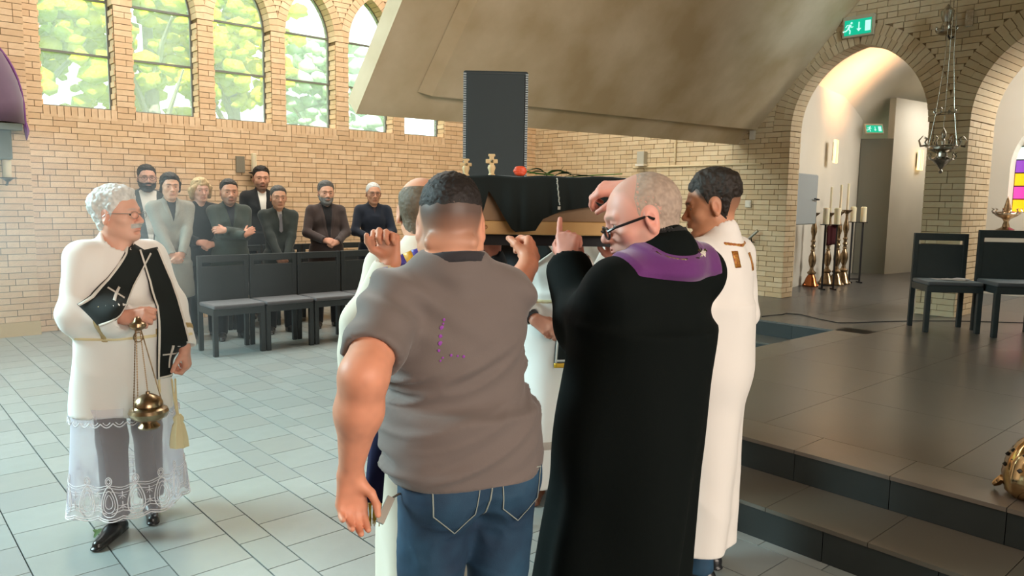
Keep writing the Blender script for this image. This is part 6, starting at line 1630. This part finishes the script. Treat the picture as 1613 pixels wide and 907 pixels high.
# stole end hanging at his left side
def hang(fig, name, top, bot, w, mt, label=None, across=None, th=.005, n=14, wavy=.006):
    top = Vector(fig.w2l(top)); bot = Vector(fig.w2l(bot)); ac = Vector(fig.dirl(across)) ; nr = ac.cross(bot-top).normalized(); Vv = []; Fq = []
    for i in range(n+1):
        t_ = i/n
        for j in range(5):
            p = top+(bot-top)*t_+ac*w*(j/4-.5)+nr*wavy*math.sin(t_*5+j*.9)
            Vv.append(p)
    k_ = len(Vv); Vv += [p-nr*th for p in Vv]
    for i in range(n):
        for j in range(4): a = i*5+j; Fq += [(a, a+1, a+6, a+5), (k_+a+5, k_+a+6, k_+a+1, k_+a)]
        for j in (0, 4): a = i*5+j; Fq.append((a, a+5, k_+a+5, k_+a) if j == 0 else (a+5, a, k_+a, k_+a+5))
    for j in range(4): a = n*5+j; Fq.append((a, a+1, k_+a+1, k_+a))
    fig.kids.append((name, np.array([tuple(p) for p in Vv]), np.array(Fq), mt, None, label)); return top, bot, ac, nr
tp, bt, ac, nr = hang(f, 'stole_end', PX(604, 590, 2.66), PX(588, 792, 2.50), .062, cloth(S(24, 26, 66)), 'navy stole end', IR)
fringe(f, bt-ac*.031, bt+ac*.031, .085, 14, M_GOLD, 'gold fringe')
f.finish('balding bearer in cream alb with blue and gold stole, left hand raised by ear', hand_vox=.0045)

# ================================================================= server with clasped hands behind the coffin
_pp = PX(886, 775, 1.0)-Vector(CAM.tolist()); _t = -CAM[2]/_pp.z; lc = Vector(CAM.tolist())+_pp*_t
f = Fig((lc.x-.04, lc.y+.07, 0), math.degrees(math.atan2(-lc.y, -lc.x))+4, 1.69, 1.04, S(190, 136, 112)); MID = f
f.head(5, -10, 0, dict(vox=.006, hairc=DK)); short_hair(DK)(f)
f.arm(1, (.105, .235, 1.045), (1, -.4, -.6), (-.75, .35, -.45), (.25, .8, .5), (-.1, -.3, .9), (.5, .5, .55, .6), .5, hsc=1.05)
f.arm(-1, (-.075, .250, 1.02), (-1, -.4, -.6), (.80, .25, -.30), (-.15, .8, .5), (.1, -.3, .9), (.55, .6, .65, .7), .5, hsc=1.05)
f.leg(1, (.06, .05, 0)); f.leg(-1, (-.12, .0, 0)); f.shoes(S(104, 66, 46), (4, 10))
sd = Sdf(); f.torso(sd, .028, belly=.02, k=.06); f.sleeves(sd, .074, .066, .056, to=.80)
sd.skirt(f.chest+v3(0, 0, -.12), (0, 0, .085), (.188, .155), (.245, .215), k=.06, folds=7, amp=.013, f2=4, amp2=.010)
V, F, N = f.garment('white_alb', sd, M_ALB, .009, wrinkles(.004, 8, (1, 1, .5), 32)); B = bvh(V, F)
sd = Sdf(); f.sleeves(sd, .04, .046, .042, to=.90); f.garment('dark_sleeves', sd, cloth(S(58, 58, 60)), .009)
band(f, 'lace_band', V, F, N, .022-np.abs(V[:, 2]-.335), mat('beige_lace', S(184, 170, 158), rough=.8, bump=(140, 1, .003)), .003, .5)
band(f, 'cord_belt', V, F, N, .009-np.abs(V[:, 2]-1.135), M_FRINGE, .010, 1.2)
ribbon(f, 'shoulder_stole', B, None, [(.215, 1.30), (.13, 1.375), (.04, 1.44)], .10, M_BLKST, lift=.004, nc=8)
for o_ in (-.05, .05): ribbon(f, 'stole_trim', B, None, offset_path([(.215, 1.30), (.13, 1.375), (.04, 1.44)], o_), .010, M_TRIM, lift=.008, nc=3)
pe = [(-.105, 1.05), (-.105, .80)]
BS = ribbon(f, 'stole_end', B, None, pe, lambda t_: .165+.03*t_, M_BLKST, 'black stole end', lift=.012, nc=8)
for sg in (-1, 1): ribbon(f, 'stole_trim', BS, None, [(pe[0][0]+sg*.076, 1.04), (pe[1][0]+sg*.090, .80)], .010, M_TRIM, lift=.002, nc=3)
ribbon(f, 'stole_trim', BS, None, [(-.195, .812), (-.015, .812)], .010, M_TRIM, lift=.002, nc=3)
ribbon(f, 'gold_fringe', B, None, [(-.205, .785), (-.005, .785)], .026, M_GOLD, lift=.014, nc=4)
ribbon(f, 'cross', BS, None, [(-.105, .985), (-.105, .86)], .014, M_SILVER, 'silver cross on the stole end', lift=.002, nc=3, step=.01); ribbon(f, 'cross_bar', BS, None, [(-.155, .938), (-.055, .938)], .014, M_SILVER, lift=.002, nc=3, step=.01)
h_ = B.ray_cast(Vector((-.105, 1, .72)), Vector((0, -1, 0)))[0]
m = MB(); m.tube([h_+Vector((0, .02, .06)), h_+Vector((0, .03, .0))], .006, 6); m.lathe([(.006, .0), (.022, -.02), (.026, -.06), (.016, -.085), (0, -.088)], 12, center=tuple(h_+Vector((0, .03, 0)))); f.piece('tassel', m, M_FRINGE)
f.finish('server in white alb and black stole with silver cross, hands clasped beyond the coffin', hand_vox=.0052)

# ================================================================= bearer in white behind the clergyman
lc = PX(1012, 700, 3.85)
f = Fig((lc.x, lc.y, 0), math.degrees(math.atan2(-lc.y, -lc.x))+14, 1.66, 1.02, S(206, 138, 118))
f.head(0, -6, 0, dict(vox=.006, hairc=DK)); short_hair(DK)(f)
f.arm(1, PX(912, 410, 3.40), -ZU-IR*.2, ZU*.9-IR*.15-AW*.1, AW*.5-IR*.5, -IR, .55, .3, world=True)
f.arm(-1, PX(948, 416, 3.36), -ZU+IR*.1, ZU*.9-AW*.2-IR*.1, AW*.9, -IR, (.25, .3, .35, .4), .3, world=True, hsc=1.12)
f.leg(1); f.leg(-1); f.shoes((.03, .02, .02))
sd = Sdf(); f.torso(sd, .026, k=.06); f.sleeves(sd, .072, .066, .062, k=.05, to=.88)
sd.skirt(f.chest+v3(0, 0, -.12), (0, 0, .06), (.185, .15), (.24, .21), k=.06, folds=7, amp=.013, f2=4, amp2=.01)
V, F, N = f.garment('white_alb', sd, M_ALB, .0095, wrinkles(.004, 9, (1, 1, .5), 42)); B = bvh(V, F)
ribbon(f, 'shoulder_stole', B, None, [(.15, 1.10), (.13, 1.25), (.08, 1.42)], .09, M_BLKST, lift=.004, nc=8)
f.finish('bearer in white alb mostly hidden behind the clergyman, both palms under the coffin', hand_vox=.0055)
# ================================================================= bearer in dark clothes behind the coffin
lc = PX(758, 700, 3.70)
f = Fig((lc.x, lc.y, 0), math.degrees(math.atan2(-lc.y, -lc.x)), 1.66, 1.0, S(206, 138, 118))
f.head(0, -4, 0, dict(vox=.006, hairc=DK)); short_hair(DK)(f)
f.arm(-1, PX(777, 402, 3.30), -ZU+IR*.2, ZU*.9-AW*.2, -AW, -IR, .7, .4, world=True)
f.arm(1, PX(726, 402, 3.30), -ZU-IR*.2, ZU*.9-AW*.2, -AW, IR, .7, .4, world=True)
f.leg(1); f.leg(-1); f.shoes((.02, .02, .02))
sd = Sdf(); f.trousers(sd); sd.half((0, 0, .05), (0, 0, 1)); f.garment('trousers', sd, cloth((.02, .02, .022)), .014)
sd = Sdf(); f.torso(sd, .018); f.sleeves(sd); sd.skirt((0, 0, 1.0), (0, 0, .82), (.17, .13), (.185, .14), k=.04)
f.garment('dark_jacket', sd, cloth(S(32, 34, 38)), .0105, wrinkles(.004, 9, seed=5))
f.finish('bearer in dark jacket hidden behind the polo shirt, knuckles under the coffin', hand_vox=.006)

# ================================================================= deacon with the censer
f = Fig((.985, 3.955, 0), -82, 1.625, 1.0, S(220, 170, 148), lean=(0, .0), wid=.98); DEA = f
WHT = (.66, .66, .63)
f.head(34, 3, 0, dict(vox=.0040, size=1.13, nose=1.15, jaw=1.02, fat=.004, neck=1.15, hairc=WHT, browc=(.4, .38, .36), browk=.6, stubble=[(lambda L: np.exp(-((L[:, 0]/.030)**4+((L[:, 2]+.051)/.008)**2))*(L[:, 1] > .06), .8, (.5, .48, .45))]))
def dh(L): return .012+.016*np.clip((L[:, 2]-.01)/.06, 0, 1)
f.hair(lambda L: hairline(L, .070, .030, -.075), dh, WHT, .006, 75, slope=.7)
mus = lambda L: np.where(L[:, 1] > .06, np.minimum(.010-np.abs(L[:, 2]+.051+.10*np.abs(L[:, 0])), .034-np.abs(L[:, 0])), -1)*.8
f.hair(mus, .006, (.5, .48, .45), .001, name='moustache', slope=1.0)
f.glasses((.35, .33, .32), .024, .016, .0012, metal=.8)
WR = PX(196, 500, 3.44)
f.arm(1, WR, -IR*1.2-ZU*.6-AW*.1, IR*.95+ZU*.05-AW*.1, ZU*.5-AW*.9, ZU, (.62, .66, .7, .72), .6, world=True, hsc=1.1)
f.arm(-1, PX(291, 548, 3.68), IR*.6-AW*.2-ZU*.2+AW*.8, -ZU*.9+IR*.15-AW*.1, IR*.9+AW*.1, -AW*1, (.6, .65, .7, .7), .5, world=True, hsc=1.08)
f.leg(1, f.w2l((.895, 3.83, 0))); f.leg(-1, f.w2l((1.10, 4.00, 0)), knee_out=0)
sd = Sdf(); f.trousers(sd, 0, (.085, .072, .066)); sd.half((0, 0, .10), (0, 0, 1)); f.garment('trousers', sd, cloth(S(96, 90, 86)), .012)
f.shoes((.012, .012, .012), (-22, 52))
sd = Sdf(); f.torso(sd, .024, belly=.05, k=.06); f.sleeves(sd, .074, .072, .070, k=.05, to=.88, sides=(1,)); f.sleeves(sd, .070, .066, .062, k=.05, to=.90, sides=(-1,))
a, e, w, D = f.arms[1]; sd.cap(e, e+v3(0, 0, -.04), .068, .055, k=.06); b = e+(w-e)*.8; sd.cap(b, b+v3(0, 0, -.04), .062, .055, k=.04)
d_ = unit(w-e); sd.cap(e+(w-e)*.88+d_*.03, e+(w-e)*.88+d_*.16, .060, .075, k=.004, op=2)
sd.skirt(f.belly+v3(0, .02, .10), (0, .0, .63), (.205, .180), (.255, .225), k=.06, folds=6, amp=.012, f2=3, amp2=.012)
sd.cap(f.neck+v3(0, -.014, -.03), f.neck+v3(0, -.008, .030), .096, .078, k=.03); sd.cap(f.neck+v3(0, .02, .01), f.neck+v3(0, .05, .15), .070, .085, k=.004, op=2)
V, F, N = f.garment('white_alb', sd, M_ALB, .0085, wrinkles(.005, 7, (1, 1, .7), 52)); B = bvh(V, F)
# gold galloons round the cuffs
for q in (1, -1):
    a, e, w, D = f.arms[q]; d_ = unit(w-e); L_ = np.linalg.norm(w-e); t_ = (V-e) @ d_; rr_ = np.linalg.norm((V-e)-t_[:, None]*d_, axis=1)
    band(f, 'cuff_galloon', V, F, N, np.minimum(.014-np.abs(t_-L_*.60), .13-rr_), M_GALLOON, .003, .8)
pth = [(-.085, 1.475), (-.03, 1.40), (.06, 1.29), (.15, 1.205), (.225, 1.165)]
BD = ribbon(f, 'diagonal_stole', B, None, pth, .115, M_BLKST, 'black stole band', lift=.004, nc=9)
for o_ in (-.053, .053): ribbon(f, 'stole_trim', BD, None, offset_path(pth, o_), .010, M_TRIM, lift=.004, nc=3)
c_ = np.array([.085, 1.262]); u_ = unit(np.array([.62, -.60])); v_ = np.array([u_[1], -u_[0]])
ribbon(f, 'cross', BD, None, [tuple(c_-u_*.035), tuple(c_+u_*.045)], .009, M_TRIM, lift=.002, nc=3, step=.01); ribbon(f, 'cross_bar', BD, None, [tuple(c_-v_*.034), tuple(c_+v_*.034)], .009, M_TRIM, lift=.002, nc=3, step=.01)
ph = [(-.120, 1.465), (-.150, 1.30), (-.155, 1.10), (-.150, .92), (-.145, .80)]
BH_ = ribbon(f, 'hanging_stole', B, None, ph, lambda t_: .105+.035*t_, M_BLKST, 'long black stole end', lift=.008, nc=8)
for o_ in (-.048, .048): ribbon(f, 'stole_trim', BH_, None, [(p[0]+o_*(1+.32*i/4), p[1]) for i, p in enumerate(ph)], .009, M_TRIM, lift=.004, nc=3)
ribbon(f, 'stole_trim', BH_, None, [(-.210, .808), (-.080, .808)], .009, M_TRIM, lift=.002, nc=3)
ribbon(f, 'cross', BH_, None, [(-.148, .975), (-.147, .850)], .008, M_TRIM, lift=.002, nc=3, step=.01); ribbon(f, 'cross_bar', BH_, None, [(-.185, .925), (-.110, .925)], .008, M_TRIM, lift=.002, nc=3, step=.01)
p1 = B.ray_cast(Vector((-.21, 1, .80)), Vector((0, -1, 0)))[0]+Vector((0, .014, -.0)); p2 = B.ray_cast(Vector((-.08, 1, .80)), Vector((0, -1, 0)))[0]+Vector((0, .014, -.0))
fringe(f, p1, p2, .075, 20, M_FRINGE, 'cream fringe', r=.003)
# cord girdle and tassel
band(f, 'cord_girdle', V, F, N, np.minimum(.006-np.abs(V[:, 2]-(1.03+.02*V[:, 0])), .25-np.abs(V[:, 0])), M_FRINGE, .008, 1.5)
m = MB(); t0 = Vector(f.w2l(PX(276, 596, 3.62))); t1 = Vector(f.w2l(PX(281, 658, 3.60))); m.tube([t0, (t0+t1)/2+Vector((.004, 0, 0)), t1], .005, 6); m.tube([t0+Vector((.018, 0, 0)), (t0+t1)/2+Vector((.018, .01, 0)), t1+Vector((.004, 0, 0))], .005, 6)
m.lathe([(.012, .02), (.026, 0), (.022, -.025), (.030, -.04), (.042, -.10), (.046, -.15), (.0, -.155)], 16, center=tuple(t1), wob=lambda a, z: 1+.08*math.cos(8*a)); f.piece('tassel', m, M_FRINGE, 'cream cord tassel')
# sheer lower skirt with lace hem
def ssurf(u, z, off=0):
    t_ = (.68-z)/.56; rx = .250+.036*t_+off; ry = .220+.036*t_+off; k_ = 1+.045*t_*math.sin(7*u+1.0)+.03*t_*math.sin(4*u+2)
    return (rx*k_*math.cos(u), ry*k_*math.sin(u), z)
def sheer_mat():
    m = bpy.data.materials.new('sheer_voile'); m.use_nodes = True; nt = m.node_tree; nd = nt.nodes; lk = nt.links; nd.remove(nd['Principled BSDF']); out = nd['Material Output']
    tr = nd.new('ShaderNodeBsdfTransparent'); df = nd.new('ShaderNodeBsdfDiffuse'); df.inputs['Color'].default_value = (*S(228, 224, 236), 1); tl = nd.new('ShaderNodeBsdfTranslucent'); tl.inputs['Color'].default_value = (*S(228, 224, 236), 1)
    m1 = nd.new('ShaderNodeMixShader'); m1.inputs['Fac'].default_value = .35; lk.new(df.outputs[0], m1.inputs[1]); lk.new(tl.outputs[0], m1.inputs[2])
    lw = nd.new('ShaderNodeLayerWeight'); lw.inputs['Blend'].default_value = .45; mr = nd.new('ShaderNodeMapRange'); mr.inputs['To Min'].default_value = .22; mr.inputs['To Max'].default_value = .85; lk.new(lw.outputs['Facing'], mr.inputs['Value'])
    m2 = nd.new('ShaderNodeMixShader'); lk.new(mr.outputs['Result'], m2.inputs['Fac']); lk.new(tr.outputs[0], m2.inputs[1]); lk.new(m1.outputs[0], m2.inputs[2]); lk.new(m2.outputs[0], out.inputs['Surface']); return m
Vv, Fq, nu, nz = [], [], 96, 26
for j in range(nz+1):
    for i in range(nu):
        u = 2*math.pi*i/nu; z = .68-(.68-.125)*j/nz
        if j == nz: z -= .014*abs(math.sin(7*u))
        Vv.append(ssurf(u, z))
for j in range(nz):
    for i in range(nu): Fq.append((j*nu+i, (j+1)*nu+i, (j+1)*nu+(i+1) % nu, j*nu+(i+1) % nu))
f.kids.append(('sheer_skirt', np.array(Vv), np.array(Fq), sheer_mat(), None, 'sheer white skirt'))
m = MB(); nm = 14
def sline(pts, r): m.tube([ssurf(u, z, .003) for u, z in pts], r, 4, caps=False)
for k in range(nm):
    u0 = 2*math.pi*k/nm; W_ = math.pi/nm
    for s_, r_ in ((1.0, .0026), (.72, .0020), (.45, .0016)):
        sline([(u0+W_*.62*s_*math.sin(a)*(1-.35*math.cos(a)), .215-.078*s_*(-math.cos(a))) for a in np.linspace(0, 2*math.pi, 22)], r_)
    for s_ in (1, .55): sline([(u0+W_*.26*s_*math.cos(a), .318+.021*s_*math.sin(a)) for a in np.linspace(0, 2*math.pi, 12)], .0022)
    for z_, r_ in ((.292, .0020), (.280, .0016), (.262, .0014)): sline([(u0+W_*x, z_+.006*math.cos(math.pi*x)) for x in np.linspace(-1, 1, 9)], r_)
    for sg in (-1, 1):
        for c_ in (.245, .195):
            for a in np.linspace(0, math.pi, 5)[:-1]: sline([(u0+sg*W_*(1.0-.30*math.cos(a)*1), c_-.020*math.sin(a)), (u0+sg*W_*(1.0+.0*math.cos(a)), c_), (u0+sg*W_*(1.0+.02), c_+.020*math.sin(a))], .0014)
        sline([(u0+sg*W_*x, .150+.02*x) for x in np.linspace(0.2, 1, 5)], .0022); sline([(u0+sg*W_*x, .165+.02*x) for x in np.linspace(0.45, 1, 5)], .0016)
    sline([(u0+W_*x, .128-.016*math.cos(math.pi*x*.5)) for x in np.linspace(-1, 1, 9)], .0034); sline([(u0+W_*x, .140-.016*math.cos(math.pi*x*.5)) for x in np.linspace(-1, 1, 9)], .0026)
f.kids.append(('lace_hem', np.array([tuple(v) for v in m.v]), m.f, mat('white_lace', S(232, 230, 234), rough=.8), None, 'white lace hem of ovals and rings'))
m = MB()
for k in range(28):   # small scallops under the alb
    u0 = 2*math.pi*k/28; W_ = math.pi/28
    m.tube([ssurf(u0+W_*x, .612-.020*math.cos(x*math.pi/2)+.0, .012) for x in np.linspace(-1, 1, 7)], .003, 4); m.tube([ssurf(u0+W_*x*.6, .618-.014*math.cos(x*math.pi/2), .012) for x in np.linspace(-1, 1, 5)], .002, 4)
f.kids.append(('lace_edge', np.array([tuple(v) for v in m.v]), m.f, bpy.data.materials['white_lace'], None, None))
f.finish('white-haired deacon in glasses, white alb and black stole, swinging a brass censer', hand_vox=.0045)

# censer: a thing of its own, held by the deacon
bp = PX(234, 648, 3.36); cz = empty('censer', tuple(bp), 0, 'round brass censer hanging on four chains from the deacon\'s right hand', 'censer')
m = MB(); m.lathe([(0, -.072), (.042, -.074), (.046, -.066), (.036, -.055), (.030, -.045), (.055, -.036), (.078, -.018), (.084, 0), (.078, .014), (.060, .022), (.056, .028)], 30); m.build('bowl', M_BRASSOLD, cz, True)
m = MB(); m.lathe([(.056, .026), (.062, .030), (.060, .044), (.048, .062), (.028, .076), (.010, .082), (.008, .092), (0, .094)], 28, wob=lambda a, z: 1+.015*math.cos(12*a)); m.build('lid', M_BRASSOLD, cz, True)
top = PX(217, 512, 3.40)-bp
for k in range(4):
    a = R(20+90*k); x, y = .072*math.cos(a), .072*math.sin(a); m = MB(); r0_ = .0 if k < 3 else 0
    p0 = Vector((x, y, .018)); p1 = top+Vector((.012*math.cos(a), .012*math.sin(a), -.01)); n = 60
    if k == 3: p0 = Vector((0, 0, .09))
    for i in range(n):
        q0 = p0+(p1-p0)*(i/n); q1 = p0+(p1-p0)*((i+1.25)/n); m.bar(q0, q1, .0052 if i % 2 else .0022, .0022 if i % 2 else .0052)
    o = m.build('chain', M_BRASSOLD, cz)
m = MB(); m.lathe([(0, .035), (.012, .03), (.02, .012), (.034, .004), (.036, -.010), (.026, -.022), (.010, -.03), (0, -.034)], 20, center=tuple(top+Vector((0, 0, .005)))); m.tube([top+Vector((.020*math.cos(a), 0, -.055+.022*math.sin(a))) for a in np.linspace(0, 2*math.pi, 14)[:-1]], .003, 6, closed=True); m.build('hand_cap', M_BRASSOLD, cz, True)
# leaf fallen by the shoe
gl = empty('fallen_leaf', (.80, 3.85, .004), .6, 'crumpled green leaf on the floor beside the deacon\'s shoe', 'leaf')
leaf(gl, (0, 0, .0), (.075, .01, .012), .014, .010); leaf(gl, (.03, .01, 0), (.05, .05, .012), .010, .006)
# ------------------------------------------------------------------ incense smoke round the deacon
m = bpy.data.materials.new('incense_smoke'); m.use_nodes = True; nt = m.node_tree; nd = nt.nodes; lk = nt.links
for n in list(nd): nd.remove(n)
out = nd.new('ShaderNodeOutputMaterial'); vs_ = nd.new('ShaderNodeVolumeScatter'); vs_.inputs['Color'].default_value = (.93, .97, .97, 1); vs_.inputs['Anisotropy'].default_value = .2
tc = nd.new('ShaderNodeTexCoord'); nz = nd.new('ShaderNodeTexNoise'); nz.inputs['Scale'].default_value = 1.1; nz.inputs['Detail'].default_value = 3; lk.new(tc.outputs['Object'], nz.inputs['Vector'])
mr = nd.new('ShaderNodeMapRange'); mr.inputs['From Min'].default_value = .42; mr.inputs['From Max'].default_value = .72; mr.inputs['To Min'].default_value = 0.02; mr.inputs['To Max'].default_value = .24; lk.new(nz.outputs['Fac'], mr.inputs['Value'])
gr = nd.new('ShaderNodeTexGradient'); gr.gradient_type = 'SPHERICAL'; mp = nd.new('ShaderNodeMapping'); mp.vector_type = 'TEXTURE'; mp.inputs['Scale'].default_value = (2.6, 3.4, 1.9); lk.new(tc.outputs['Object'], mp.inputs['Vector']); lk.new(mp.outputs['Vector'], gr.inputs['Vector'])
mu = nd.new('ShaderNodeMath'); mu.operation = 'MULTIPLY'; lk.new(gr.outputs['Fac'], mu.inputs[0]); lk.new(mr.outputs['Result'], mu.inputs[1]); lk.new(mu.outputs[0], vs_.inputs['Density']); lk.new(vs_.outputs[0], out.inputs['Volume'])
v, f_ = ico((0, 0, 0), (2.6, 3.4, 1.15), 3); v[:, 2] = np.maximum(v[:, 2], -.98)
o = add('incense_smoke', v, f_, m, None); o.location = (.4, 6.9, 1.0); tag(o, 'thin white incense smoke drifting behind the deacon at the left', 'smoke', kind='stuff')
